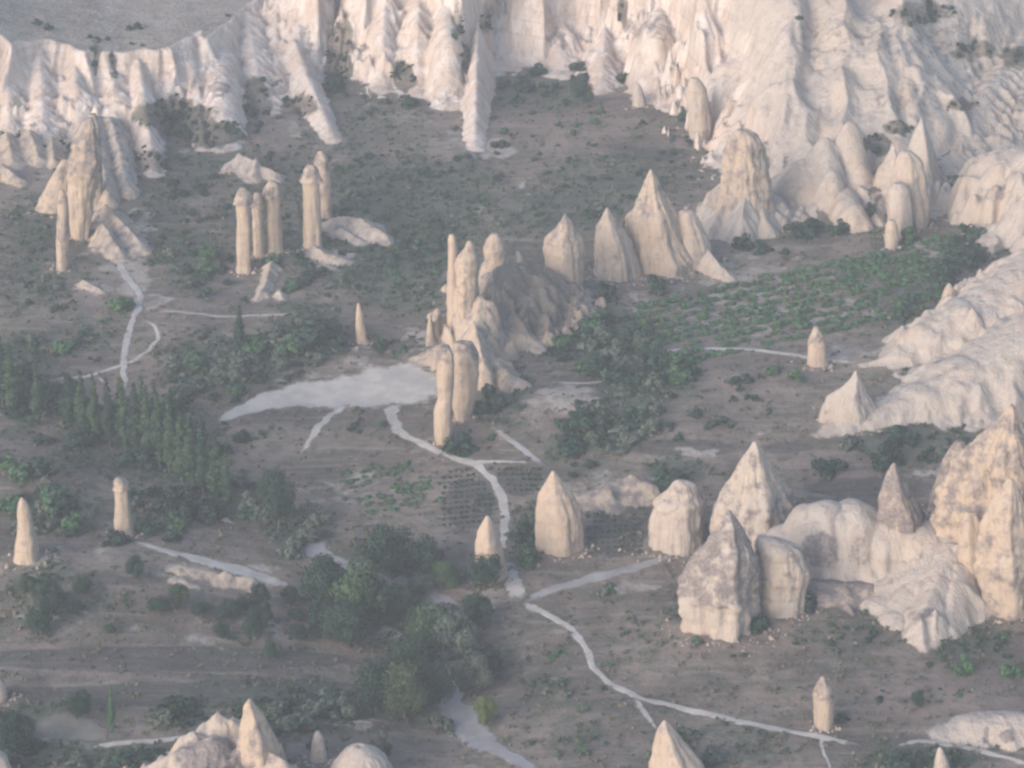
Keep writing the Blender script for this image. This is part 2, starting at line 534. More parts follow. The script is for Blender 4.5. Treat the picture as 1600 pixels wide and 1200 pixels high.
def cliff_h(x, y, fl):
    a = x / np.maximum(y, 1)
    yb = np.interp(a, _ca, _cyb); yr = np.interp(a, _ca, _cyr); zr = np.interp(a, _ca, _czr)
    wide = sstep(30, 90, yr - yb)
    t = (y - yb) / (yr - yb)
    wx = x + 3.0 * n2(x / 14, y / 14)
    spur = ridged(wx / 21, y / 80, 1) * 0.55 + (ridged(wx / 8.5 + 9, y / 40, 1) * 0.24 + ridged(wx / 3.2, y / 24, 1) * 0.07) * (1 - .75 * wide)
    env = sstep(-0.5, 0.15, t) * (1 - sstep(0.75, 1.3, t) * 0.75)
    t = t + (0.72 - 0.42 * wide) * (spur - 0.12) * env
    P = np.where(t < 0.25, np.clip(t, 0, 1) * 0.8, 0.2 + (np.clip(t, 0, 1) - 0.25) / 0.75 * 0.8)
    P = np.clip(P, 0, 1) ** 1.05
    lum = wide * 2.6 * (n2(wx / 12 + 4, y / 17) + .5 * n2(wx / 5, y / 9)) * sstep(0.02, 0.2, t) * (1 - sstep(0.8, 1.1, t))
    h = fl + (zr + 0.6 * fbm(x / 8, y / 8, 2) - fl) * P + lum
    return np.where(t <= 0.0, fl - 1.2, h), t


# ------------------------------------------------------------------ height-field rocks
OCC = []            # (x0, y0, step, 2-D bool array)


def seg_field(x, y, pts):
    """pts: list of (px,py,pz,w); returns best (d/w, z, along, side) by largest z-weighted closeness"""
    out = None
    acc = 0.0
    for i in range(len(pts) - 1):
        ax, ay, az, aw = pts[i]; bx, by, bz, bw = pts[i + 1]
        dx, dy = bx - ax, by - ay
        L2 = dx * dx + dy * dy + 1e-9
        t = np.clip(((x - ax) * dx + (y - ay) * dy) / L2, 0, 1)
        d = np.hypot(x - ax - t * dx, y - ay - t * dy)
        w = aw + (bw - aw) * t; z = az + (bz - az) * t
        yield d, w, z, acc + t * math.sqrt(L2)
        acc += math.sqrt(L2)


def ridge_world(pts):
    """pts rows: (u, v_crest, v_foot, w) -> world spine: crest pixel over a foot w metres in front"""
    r = []
    for (u, vc, vf, w) in pts:
        fx, fy, fz = ground(u, vf)
        y = fy + w
        r.append((xcol(u, vc, y), y, zrow(vc, y), w))
    return r


def prim_height(x, y, fl, prim):
    pts, prof, rill = prim['w'], prim.get('prof', 'sharp'), prim.get('rill', 0.25)
    best = np.full(x.shape, -1e3)
    ph = prim.get('seed', 0.0)
    for d, w, z, al in seg_field(x, y, pts):
        ang = np.arctan2(y - pts[0][1], x - pts[0][0]) * w if len(pts) == 2 and pts[0][:2] == pts[1][:2] else al
        if prof == 'steep': rill = min(rill, .10)
        rr = ridged((ang + 2.0 * n2(x / 6 + ph, y / 6)) / 5.2 + ph, d / 14 + ph, 1) + 0.25 * n2(x / 2.2, y / 2.2 + ph)
        rr2 = n2(x / 5 + ph, y / 5 + ph)
        q = d / w * (1 - rill * (rr - 0.1) - 0.22 * rr2)
        q = np.clip(q, 0, 1.6)
        if prof == 'sharp':
            p = 1 - q ** 0.92
        elif prof == 'dome':
            p = np.where(q < 1, np.sqrt(np.clip(1 - q ** 2.2, 0, 1)), 1 - q)
        elif prof == 'steep':
            p = np.where(q < 1, 1 - q ** 2.2, 1 - q)
        elif prof == 'blunt':
            p = np.where(q < 1, 1 - q ** 1.45, 1 - q)
        else:                                   # flare: concave foot
            p = np.where(q < 1, (1 - q) ** 1.35, -(q - 1))
        h = np.where(z > fl, fl + (z - fl) * p, fl - 1.5)
        best = np.maximum(best, h)
    return best


def hf_rock(name, label, cat, prims, res=0.5, tone=0.6, pats=(), soils=(), pat0=0.0, lump=0.5, structure=False, parent=None, part=False, slope_soil=0.0, extra=None, bounds=None, flatpat=0.0):
    if name == 'rock_outcrop':
        lump, pat0, tone = .9, max(pat0, .3), tone - .1
    for i, p in enumerate(prims):
        if 'w' not in p:
            p['w'] = ridge_world(p['pts'])
        p.setdefault('seed', (hash_s(label) % 97) * 1.37 + i * 3.1)
    if bounds is None:
        xs = [q[0] for p in prims for q in p['w']]; ys = [q[1] for p in prims for q in p['w']]; wm = max(q[3] for p in prims for q in p['w']) * 1.5 + 2
        bounds = (min(xs) - wm, max(xs) + wm, min(ys) - wm, max(ys) + wm)
    ax = np.arange(bounds[0], bounds[1], res); ay = np.arange(bounds[2], bounds[3], res)
    x, y = np.meshgrid(ax, ay)
    fl = floor(x, y)
    h = fl - 2.0
    tt = None
    if extra is not None:
        h, tt = extra(x, y, fl)
    hbase = h.copy()
    for p in prims:
        w = max(q[3] for q in p['w']) * 1.6 + 2
        x0, x1 = min(q[0] for q in p['w']) - w, max(q[0] for q in p['w']) + w
        y0, y1 = min(q[1] for q in p['w']) - w, max(q[1] for q in p['w']) + w
        i0, i1 = np.searchsorted(ax, [x0, x1]); j0, j1 = np.searchsorted(ay, [y0, y1])
        if i1 - i0 < 2 or j1 - j0 < 2:
            continue
        s = (slice(j0, j1), slice(i0, i1))
        h[s] = np.maximum(h[s], prim_height(x[s], y[s], fl[s], p))
    above = np.clip((h - fl) / 3.0, 0, 1)
    if tt is not None: above = above * (1 - .92 * sstep(0.92, 1.08, tt))
    h = h + above * lump * (0.9 * fbm(x / 4.5, y / 4.5, 3) - 0.42 * ridged((x + 2.2 * n2(x / 6, y / 6)) / 3.4, (y + 2 * n2(x / 7 + 5, y / 7)) / 7, 1) + 0.10 * n2(h / 1.1, x / 30))
    if extra is not None:
        global CLIFFGRID
        CLIFFGRID = (ax, ay, h, res)
    keep = h > fl - 0.9
    hz = np.maximum(h, fl - 0.9)
    OCC.append((bounds[0], bounds[2], res, (h > fl + 0.1)))
    u, v = project(x, y, hz)
    uw = u + n2(x / 4, y / 4) * 8; vw = v + n2(x / 4 + 9, y / 4) * 8
    gyy, gxx = np.gradient(hz, res)
    slope = np.hypot(gxx, gyy)
    pat = np.maximum(blobmask(uw, vw, pats), pat0) + flatpat * (1 - sstep(0.5, 1.1, slope))
    so = np.maximum(blobmask(uw, vw, soils), (slope_soil * (1 - sstep(0.3, 0.7, slope)) * (h - hbase < 1.2) * (np.abs(tt) < .25)) if tt is not None else 0)
    if tt is not None: pat = pat * (1 - sstep(.95, 1.0, tt))
    if tt is not None: so = np.maximum(so, .56 * sstep(1.0, 1.1, tt) * (h - hbase < 1.2))
    so = np.maximum(so, 0.75 * (1 - sstep(-0.2, 0.8, h - fl)))
    if name == 'rock_outcrop': so = np.maximum(so, .34)
    tn = tone + 0.25 * n2(x / 12, y / 12)
    if tt is not None: tn = tn - .9 * sstep(50, 110, x)
    f = grid_faces(len(ay), len(ax))
    k = keep.ravel()[f].any(1)
    f = f[k]
    used = np.zeros(x.size, bool); used[f.ravel()] = True
    idx = np.cumsum(used) - 1
    cx, cy = (float(np.mean(x[h > fl])), float(np.mean(y[h > fl]))) if (h > fl).any() else (float(x.mean()), float(y.mean()))
    cz = float(floor(cx, cy))
    org = (0, 0, 0) if (structure or part) else (cx, cy, cz)
    V = np.stack([x.ravel() - org[0], y.ravel() - org[1], hz.ravel() - org[2]], -1)[used]
    me = mesh_np(name, V, idx[f], True, {'pat': pat.ravel()[used], 'soil': so.ravel()[used], 'tone': tn.ravel()[used]})
    o = link(name, me, M_ROCK, parent, org)
    if structure:
        o['kind'] = 'structure'
    elif not part:
        tag(o, label, cat)
    return o


def hash_s(s):
    r = 7
    for ch in s:
        r = (r * 31 + ord(ch)) & 0xffff
    return r


# ------------------------------------------------------------------ outline rocks (pillars, cones, blocks)
def rock_geo(rows, k=1.0, p=2.0, rot=0.0, flute=0.09, lump=0.09, cap=None, pat=0.0, captone=0.75, tone=0.3, seed=1, n_th=None, back=0.0, y0=None, smooth=1, zfoot=3.0):
    if p < 1.85:
        p = max(1.12, p - 0.40); rot -= 0.45
    rows = sorted(rows)
    vb, ul, ur = rows[-1]
    gx_, gy_, gz_ = ground((ul + ur) / 2, vb)
    mp = mpp(gy_, gz_)
    rb = max(max(r[2] - r[1] for r in rows[-2:]), ur - ul) / 2 * mp
    Y0 = (gy_ + rb * k * 0.9 + back) if y0 is None else y0
    R = np.array(rows, float)
    dv = R[-1, 0] - R[0, 0]
    nr = int(np.clip(dv / 2.2, 22, 90))
    vv = np.linspace(R[0, 0], R[-1, 0], nr)
    L = np.interp(vv, R[:, 0], R[:, 1]); W = np.interp(vv, R[:, 0], R[:, 2])
    if smooth:
        ker = np.array([1, 2, 1.]) / 4
        for _ in range(smooth):
            L[1:-1] = np.convolve(L, ker, 'valid'); W[1:-1] = np.convolve(W, ker, 'valid')
    wdt = W - L
    if wdt.max() < 48:
        q_ = np.clip((vv - (R[-1, 0] - min(16, dv * .2))) / min(16, dv * .2), 0, 1) ** 2
        L = L - q_ * wdt * .16; W = W + q_ * wdt * .16
    jr = 0.022
    env = np.clip(np.arange(nr) / 4.0, 0, 1)
    L = L + env * jr * np.minimum(wdt, 60) * (n2(vv / 16.0, vv * 0 + seed * 3.7) + .6 * n2(vv / 4.0, vv * 0 + seed * 1.9))
    W = W + env * jr * np.minimum(wdt, 60) * (n2(vv / 16.0, vv * 0 + seed * 5.1 + 9) + .6 * n2(vv / 4.0, vv * 0 + seed * 2.3 + 5))
    # rounded tip
    vv = np.concatenate([[vv[0] - 0.6], vv, [vv[-1] + zfoot / mp]])
    L = np.concatenate([[(L[0] + W[0]) / 2 - 0.3], L, [L[-1] - 2]]); W = np.concatenate([[(L[1] + W[0]) / 2 + 0.3], W, [W[-1] + 2]])
    zz = np.array([zrow(a, Y0) for a in vv])
    xl = np.array([xcol(a, b, Y0) for a, b in zip(L, vv)]); xr = np.array([xcol(a, b, Y0) for a, b in zip(W, vv)])
    cx = (xl + xr) / 2; hw = np.maximum((xr - xl) / 2, 0.05)
    if n_th is None:
        n_th = int(np.clip(hw.max() * 9, 28, 110))
    th = np.linspace(0, 2 * np.pi, n_th, endpoint=False)
    c, s = np.cos(th - rot), np.sin(th - rot)
    rad = (np.abs(c) ** p + np.abs(s) ** p) ** (-1.0 / p)
    # normalise so that the seen width is kept
    wn_ = np.abs(rad * np.cos(th)).max()
    rad = rad / wn_
    C, S = np.cos(th)[None, :], np.sin(th)[None, :]
    ZZ = zz[:, None]
    HW = hw[:, None]
    ox = seed * 13.7
    zc = 0
    Rr = rad[None, :] * np.ones_like(ZZ)
    fs = 1.0 / 2.6
    px, py = C * hw.max() * fs, S * hw.max() * fs
    fl = -np.abs(n3(px + ox, py + ox, ZZ * 0.05)) * 2 + 0.55 - 0.6 * np.abs(n3(px * 2.3 + ox, py * 2.3, ZZ * 0.09 + 7))
    lm = n3(C * HW / 5 + ox, S * HW / 5, ZZ / 5.5) + 0.5 * n3(C * HW / 2 + ox, S * HW / 2, ZZ / 2.2)
    fade = np.clip(HW / 4.5, 0.15, 1) if hw.max() > 5 else np.clip(HW / 2.0, 0.25, 1)
    big = n3(C * 1.3 + ox, S * 1.3 + 3, ZZ / 11)
    fine = n3(C * HW / 1.1, S * HW / 1.1 + ox, ZZ / 2.4)
    but = -np.abs(n3(C * 1.9 + ox, S * 1.9, ZZ / 26)) * 2 + 0.5
    Rr = Rr * (1 + flute * fl * fade + lump * lm * fade + 0.08 * big * fade + 0.05 * fine * fade + 0.09 * but * np.clip(HW / 4.0, 0, 1))
    if cap is not None:
        vr = vv[:, None] + n3(C * 1.7 + ox, S * 1.7, ZZ * 0) * 10
        Rr = Rr * (1 + 0.045 * np.exp(-((vr - cap + 2) / 5.0) ** 2) - 0.035 * sstep(0, 6, vr - cap))
        pipe = -np.abs(n3(C * hw.max() / 1.5 + ox, S * hw.max() / 1.5, ZZ * 0.03)) * 2 + .4
        Rr = Rr * (1 + 0.07 * pipe * sstep(-3, 8, vr - cap))
    xx = cx[:, None] + HW * Rr * C
    # depth follows a smoothed width so that jagged outlines stay solid
    HD = np.maximum(HW, 0.0)
    yy = Y0 + HD * k * Rr * S
    zj = ZZ + 0.0 * C
    V = np.stack([xx, yy, zj], -1).reshape(-1, 3)
    F = grid_faces(len(zz), n_th, True)[:, ::-1]
    tops = len(V); V = np.concatenate([V, [[cx[0], Y0, zz[0] + 0.1]]])
    F3 = np.stack([np.full(n_th, tops), np.arange(n_th), (np.arange(n_th) + 1) % n_th], -1)
    F = F[:, ::-1]
    vrow = np.repeat(vv, n_th); vrow = np.concatenate([vrow, [vv[0]]])
    jit = np.concatenate([(n3(C * 2.2 + ox, S * 2.2, ZZ / 6) * 14).ravel() * np.ones(1), [0]])
    pa = np.full(len(V), pat)
    if cap is not None:
        pa = np.maximum(pa, captone * (1 - sstep(-7, 7, vrow + jit - cap)))
    base = (float(cx[-2]), float(Y0), float(floor(cx[-2], Y0)))
    return V, [F, F3], pa, tone, base, float(hw[-2]), float(hw[-2] * k)


def rock_obj(name, rows, parent=None, org=None, capsplit=None, **kw):
    V, F, pa, tone, base, rx, ry = rock_geo(rows, **kw)
    org = org or base
    OCC.append(('disc', base[0], base[1], rx + 0.4, ry + 0.4))
    me = mesh_np(name, V - np.array(org), F, True, {'pat': pa, 'soil': np.zeros(len(V)), 'tone': np.full(len(V), tone)})
    o = link(name, me, M_ROCK)
    if parent is not None:
        o.parent = parent
    else:
        o.location = org
    return o, base


def rock(name, label, rows, cat='rock', **kw):
    o, b = rock_obj(name, rows, **kw)
    return tag(o, label, cat)


def pillar(label, rows, vcap, over=1.5, cat='rock pillar', **kw):
    """fairy chimney of a shaft and a darker cap of harder rock"""
    rows = sorted(rows)
    R = np.array(rows, float)
    l, w = np.interp(vcap, R[:, 0], R[:, 1]), np.interp(vcap, R[:, 0], R[:, 2])
    sh = [(vcap - 2, l + 1, w - 1), (vcap + 4, np.interp(vcap + 4, R[:, 0], R[:, 1]), np.interp(vcap + 4, R[:, 0], R[:, 2]))] + [r for r in rows if r[0] > vcap + 4]
    cp = [r for r in rows if r[0] < vcap - 3] + [(vcap - 2, l - over, w + over), (vcap + 3, l - over + .5, w + over - .5), (vcap + 4, l + 1, w - 1)]
    V, F, pa, tone, base, rx, ry = rock_geo(sh, **kw)
    t = empty('fairy_chimney', base)
    OCC.append(('disc', base[0], base[1], rx + 0.4, ry + 0.4))
    me = mesh_np('shaft', V - np.array(base), F, True, {'pat': pa, 'soil': np.zeros(len(V)), 'tone': np.full(len(V), tone)})
    link('shaft', me, M_ROCK, t)
    k2 = dict(kw); k2['y0'] = base[1]; k2['zfoot'] = 0.1; k2['cap'] = None; k2['pat'] = 0.45; k2['flute'] = .2; k2['lump'] = .3
    V, F, pa, tone, b2, _, _ = rock_geo(cp, **k2)
    me = mesh_np('cap', V - np.array(base), F, True, {'pat': pa, 'soil': np.zeros(len(V)), 'tone': np.full(len(V), tone)})
    link('cap', me, M_ROCK, t)
    return tag(t, label, cat)


def occupied(x, y):
    for o in OCC:
        if o[0] == 'disc':
            if ((x - o[1]) / o[3]) ** 2 + ((y - o[2]) / o[4]) ** 2 < 1:
                return True
        else:
            i = int((x - o[0]) / o[2]); j = int((y - o[1]) / o[2])
            if 0 <= j < o[3].shape[0] and 0 <= i < o[3].shape[1] and o[3][j, i]:
                return True
    return False


# ---- terrain mesh, with the high ground behind the cliff
a_ = X / np.maximum(Y, 1)
yr_ = np.interp(a_, _ca, _cyr); zr_ = np.interp(a_, _ca, _czr); yb_ = np.interp(a_, _ca, _cyb)
plat = np.where(Y > 400, sstep(4, 16, Y - yr_), 0)
hl = 10 * fbm(X / 60 + 5, Y / 60, 3) * sstep(60, 200, Y - yr_)
ZT = Z + (zr_ - 1.5 + hl - Z) * plat
G_, P_, R_ = masks(X, Y, ZT)
P_ = np.maximum(P_ * (1 - plat), 0.0)
me = mesh_np('ground', np.stack([X, Y, ZT], -1).reshape(-1, 3), grid_faces(len(gy), len(gx)), True,
             {'green': (G_ * (1 - plat)).ravel(), 'pale': P_.ravel(), 'red': np.maximum(R_, plat * .8).ravel(), 'field': (fieldmask(X, Y, ZT) * (1 - plat)).ravel()})
g = link('ground', me, M_GROUND)
g['kind'] = 'structure'

# ---- haze
zlo = float(ZT.min()) - 1.0
bx0, bx1, by0, by1 = float(gx[0]) - 20, float(gx[-1]) + 20, float(gy[0]) - 20, float(gy[-1]) + 20
ztop = HCAM + 4.0
hv = [(x, y, z) for z in (zlo, ztop) for y in (by0, by1) for x in (bx0, bx1)]
hf = np.array([(0, 2, 3, 1), (4, 5, 7, 6), (0, 1, 5, 4), (2, 6, 7, 3), (0, 4, 6, 2), (1, 3, 7, 5)])
mh = bpy.data.materials.new('haze_air'); mh.use_nodes = True
nt = mh.node_tree; nt.nodes.clear()
out = nt.nodes.new('ShaderNodeOutputMaterial'); pv = nt.nodes.new('ShaderNodeVolumePrincipled')
pv.inputs['Color'].default_value = (0.90, 0.92, 0.97, 1); pv.inputs['Density'].default_value = HAZE
pv.inputs['Anisotropy'].default_value = 0.0
nt.links.new(pv.outputs[0], out.inputs['Volume'])
hz_o = link('haze', mesh_np('haze', hv, hf, False), mh)
hz_o['kind'] = 'stuff'

# ------------------------------------------------------------------ paths
PATHW = []          # (x, y, half width) samples for keeping plants off


def path(name, pts, mat, lift=0.10, rag=0.45):
    """pts: (u, v, width in metres)"""
    W = [(*ground(u, v)[:2], w) for (u, v, w) in pts]
    P = np.array(W)
    seg = np.hypot(np.diff(P[:, 0]), np.diff(P[:, 1]))
    s = np.concatenate([[0], np.cumsum(seg)])
    # Catmull-like smoothing by dense linear + blur
    n = max(int(s[-1] / 0.7), 8)
    q = np.linspace(0, s[-1], n)
    cx, cy, cw = (np.interp(q, s, P[:, i]) for i in range(3))
    ker = np.hanning(max(3, min(9, n // 3 * 2 - 1)) + 2)[1:-1]; ker /= ker.sum()
    h = len(ker) // 2

    def sm(a):
        if len(a) < 2 * h + 3: return a
        b_ = a.copy(); b_[h:-h] = np.convolve(a, ker, 'valid'); return b_
    cx, cy = sm(cx), sm(cy)
    cx = cx + n2(q / 6, q * 0 + 3.3) * 0.5; cy = cy + n2(q / 6, q * 0 + 8.1) * 0.5
    tx, ty = np.gradient(cx), np.gradient(cy)
    ln = np.hypot(tx, ty) + 1e-9
    nx, ny = -ty / ln, tx / ln
    m = int(np.clip(cw.max() / 0.7, 6, 44))
    t = np.linspace(-1, 1, m + 1)
    tap = np.clip(np.minimum(np.arange(n), np.arange(n)[::-1]) / 7.0 + .35, 0, 1) * np.where(cw < 5, .82, .95)
    wl = cw / 2 * tap * (1 + rag * n2(q / 4, q * 0 + 1.7)); wr = cw / 2 * tap * (1 + rag * n2(q / 4, q * 0 + 5.7))
    wid = np.where(t[None, :] < 0, wl[:, None], wr[:, None])
    x = cx[:, None] + nx[:, None] * t[None, :] * wid; y = cy[:, None] + ny[:, None] * t[None, :] * wid
    e = 1 - np.abs(t)[None, :] * np.ones_like(x)
    z = floor(x, y) + lift - 0.12 * (e < 0.02)
    endf = np.minimum(np.arange(n), np.arange(n)[::-1]) / 14.0
    e = e * np.clip(endf, 0, 1)[:, None]
    for a, b_, c in zip(cx, cy, cw):
        PATHW.append((a, b_, c / 2))
    me = mesh_np(name, np.stack([x, y, z], -1).reshape(-1, 3), grid_faces(n, m + 1), True, {'edge': e.ravel() * 2})
    o = link(name, me, mat)
    o['kind'] = 'structure'
    return o


path('dirt_clearing', [(335, 664, 3), (365, 648, 7), (410, 630, 10), (470, 620, 17), (540, 614, 24), (610, 605, 32), (660, 594, 34), (695, 586, 26)], M_CLEAR, 0.10, 0.25)
path('footpath', [(612, 630, 6), (613, 655, 4.5), (625, 677, 4), (655, 692, 3.6), (695, 710, 3.4), (738, 724, 3.2), (768, 748, 3), (784, 775, 3), (790, 808, 2.8), (788, 835, 2.8), (786, 862, 2.6)], M_PATH, 0.14)
path('footpath', [(797, 885, 3), (803, 905, 5), (806, 925, 7), (812, 942, 4)], M_PATH, 0.14)
path('footpath', [(812, 942, 3), (850, 957, 3), (893, 982, 2.8), (914, 1010, 2.5), (925, 1040, 2.5), (952, 1068, 2.5), (990, 1090, 2.8), (1060, 1105, 2.6), (1130, 1121, 2.6), (1200, 1138, 2.6), (1280, 1152, 2.6), (1345, 1164, 2.4)], M_PATH, 0.16)
path('footpath', [(988, 1089, 2.2), (1008, 1113, 2.2), (1026, 1138, 2.2)], M_PATH, 0.12)
path('footpath', [(1395, 1168, 2), (1440, 1157, 2.2), (1490, 1164, 2.2), (1550, 1178, 2.2), (1620, 1198, 2.2)], M_PATH, 0.12)
path('footpath', [(815, 942, 2.5), (850, 927, 4), (895, 911, 4.5), (950, 898, 4.5), (1010, 882, 4), (1065, 862, 3)], M_TRACK, 0.12)
path('footpath', [(545, 632, 4), (512, 652, 3.4), (490, 680, 2.8), (468, 712, 2)], M_PATH, 0.12)
path('footpath', [(178, 395, 3), (190, 420, 4), (205, 442, 3.5), (222, 464, 3.2), (207, 498, 2.6), (196, 540, 2.4), (193, 575, 2.4), (194, 608, 2.2)], M_PATH, 0.15)
path('footpath', [(222, 500, 1.8), (243, 508, 1.8), (248, 526, 1.8), (234, 547, 1.8), (205, 566, 1.8), (150, 585, 1.8), (78, 594, 1.8)], M_PATH, 0.11)
path('footpath', [(145, 586, 1.6), (172, 601, 1.6)], M_PATH, 0.09)
path('footpath', [(248, 487, 2), (300, 490, 2), (368, 495, 2.2), (462, 490, 2)], M_PATH, 0.12)
path('footpath', [(728, 722, 2), (790, 722, 1.8), (832, 722, 1.5)], M_PATH, 0.11)
path('footpath', [(768, 668, 2), (795, 686, 2.4), (822, 706, 2.6), (854, 730, 3)], M_TRACK, 0.11)
path('footpath', [(1010, 555, 2), (1060, 546, 2.4), (1150, 545, 2.4), (1210, 550, 2.8), (1262, 559, 2.8), (1340, 566, 3)], M_PATH, 0.12)
path('footpath', [(860, 598, 1.4), (910, 600, 1.6), (975, 584, 1.4)], M_PATH, 0.11)
path('cart_track', [(205, 846, 3), (262, 862, 4), (330, 880, 5), (400, 900, 5.5), (458, 916, 5)], M_PATH, 0.13)
path('dry_wash', [(478, 838, 8), (502, 872, 8), (585, 903, 7), (655, 914, 6), (690, 945, 6), (694, 1000, 6), (690, 1060, 7), (704, 1098, 7), (722, 1132, 11), (755, 1160, 7), (790, 1180, 4.5), (850, 1212, 4.5)], M_TRACK, 0.12)
path('footpath', [(140, 1168, 3), (230, 1158, 2.6), (320, 1152, 2.6)], M_PATH, 0.12)
path('footpath', [(500, 1128, 2.2), (590, 1131, 2.2)], M_PATH, 0.12)
path('footpath', [(332, 798, 3), (352, 812, 3.4), (372, 822, 2.4)], M_PATH, 0.11)
path('footpath', [(1280, 1148, 1.2), (1288, 1175, 1.2), (1298, 1205, 1.2)], M_PATH, 0.1)
path('bare_bank', [(50, 1126, 6), (90, 1134, 13), (130, 1142, 12), (165, 1160, 5)], M_BANK, 0.12)

# ------------------------------------------------------------------ the cliff and the far slopes
rg = random.Random(11)
cl = []


def cone(u, vt, vf, w, prof='sharp', rill=.25):
    return dict(pts=[(u, vt, vf, w), (u + .1, vt, vf, w)], prof=prof, rill=rill)


def spur(u0, v0, f0, w0, u1, v1, f1, w1, prof='sharp', rill=.3):
    return dict(pts=[(u0, v0, f0, w0), (u1, v1, f1, w1)], prof=prof, rill=rill)


def but(u0, u1, vfoot, top=1.0, mid=.6, w0=8, w1=4, tm=.55, prof='blunt', rill=.5):
    w0, w1, mid = w0 * 1.25, w1 * 1.3, mid + .08
    """buttress from the cliff's rim at column u0 down to the foot pixel (u1, vfoot)"""
    a = raydir(u0, 300)[0] / raydir(u0, 300)[1]
    yr, zr = float(np.interp(a, _ca, _cyr)), float(np.interp(a, _ca, _czr))
    fx, fy, fz = ground(u1, vfoot)
    zt = fz + (zr - fz) * top
    P0 = (a * yr, yr, zt, w0)
    P2 = (fx, fy + w1 * .7, fz + 1.5, w1)
    P1 = tuple(P0[k] + (P2[k] - P0[k]) * tm for k in range(2)) + (fz + (zr - fz) * mid * top, (w0 + w1) / 2)
    return dict(w=[P0, P1, P2], prof=prof, rill=rill)


cl += [
    but(20, 15, 222, .9, .5, 8, 4), but(75, 66, 236, .95, .4, 8, 4), but(130, 122, 226, .95, .6, 8, 5), but(185, 182, 222, .95, .5, 8, 4), but(225, 242, 278, 1, .35, 7, 2.6, .5, 'blunt', .15), but(280, 262, 196, 1, .6, 9, 5), but(312, 318, 236, .95, .35, 7, 2.4, .55, 'blunt', .15),
    but(350, 347, 236, .85, .55, 8, 5, .7, 'steep'), but(395, 410, 178, .95, .5, 8, 3.5), but(445, 520, 224, .9, .36, 7, 2.4, .5, 'blunt', .15), but(470, 476, 132, .9, .55, 9, 4), but(505, 512, 110, .9, .5, 7, 3), but(570, 566, 118, .9, .6, 9, 5),
    but(610, 594, 146, .8, .5, 9, 4), but(660, 650, 150, .75, .6, 9, 5), but(700, 703, 172, .7, .6, 8, 5, .6, 'steep'), but(748, 742, 236, .62, .42, 5, 2.6, .6, 'blunt', .12), but(775, 778, 108, .7, .5, 8, 5), but(825, 828, 104, .8, .6, 14, 8, .5, 'sharp', .12),
    but(880, 874, 120, .65, .5, 8, 4), but(920, 915, 98, .7, .6, 9, 6), but(945, 940, 148, .6, .4, 6, 2.6), but(985, 975, 118, .7, .5, 8, 4), but(1030, 1022, 160, .75, .62, 11, 6, .6, 'steep'), but(1065, 1058, 172, .7, .5, 8, 4), but(1110, 1130, 215, .8, .5, 10, 5),
    but(1230, 1150, 262, .85, .45, 14, 6, .6), but(1330, 1215, 330, .9, .45, 17, 7), but(1400, 1262, 345, .9, .5, 18, 8), but(1470, 1325, 338, .9, .48, 18, 7), but(1550, 1385, 332, .9, .5, 18, 8), but(1620, 1455, 328, .9, .5, 18, 7), but(1700, 1520, 290, .9, .5, 17, 7), but(1290, 1185, 292, .8, .42, 13, 6),
    spur(1330, 190, 318, 9, 1345, 255, 325, 6, 'steep'), spur(1290, 215, 325, 9, 1300, 265, 340, 7, 'steep'), spur(1440, 180, 320, 9, 1450, 240, 325, 6), spur(1395, 215, 325, 7, 1405, 262, 335, 5),
]
for i in range(16):
    u = rg.uniform(-40, 1110)
    vb = np.interp(u, [c[0] for c in CLIFF], [c[1] for c in CLIFF])
    cl.append(but(u, u + rg.uniform(-25, 25), vb + rg.uniform(-8, 8), rg.uniform(.55, .95), rg.uniform(.4, .6), rg.uniform(5, 8), rg.uniform(2.5, 4)))
for i in range(14):
    u = rg.uniform(1130, 1620)
    vf = rg.uniform(60, 320)
    if vf > np.interp(u, [c[0] for c in CLIFF], [c[1] for c in CLIFF]): continue
    # knolls on the gentle far slope: built on the slope's own surface below
    cl.append(('knoll', u, vf, rg.uniform(2, 5.5), rg.uniform(4, 8)))
KN = [c for c in cl if isinstance(c, tuple)]
cl = [c for c in cl if not isinstance(c, tuple)]


def cliff_extra(x, y, fl):
    h, t = cliff_h(x, y, fl)
    a = x / np.maximum(y, 1)
    for (_, u, vf, hh, w) in KN:
        # where the ray of that pixel meets the far slope
        d = raydir(u, vf)
        ys = np.arange(700.0, 1010.0, 1.0); xs = d[0] / d[1] * ys
        hs, _t = cliff_h(xs, ys, floor(xs, ys))
        f = HCAM + d[2] / d[1] * ys - hs
        if not (f < 0).any(): continue
        i = int(np.argmax(f < 0)); kx, ky, kz = xs[i], ys[i] + w, hs[i]
        q = np.hypot(x - kx, y - ky) / w * (1 + 0.35 * n2(x / 4 + u, y / 4))
        h = np.maximum(h, np.where(q < 1.8, kz + hh * (1 - q ** 1.5) + 0.3 * (y - ky), -100))
    return h, t


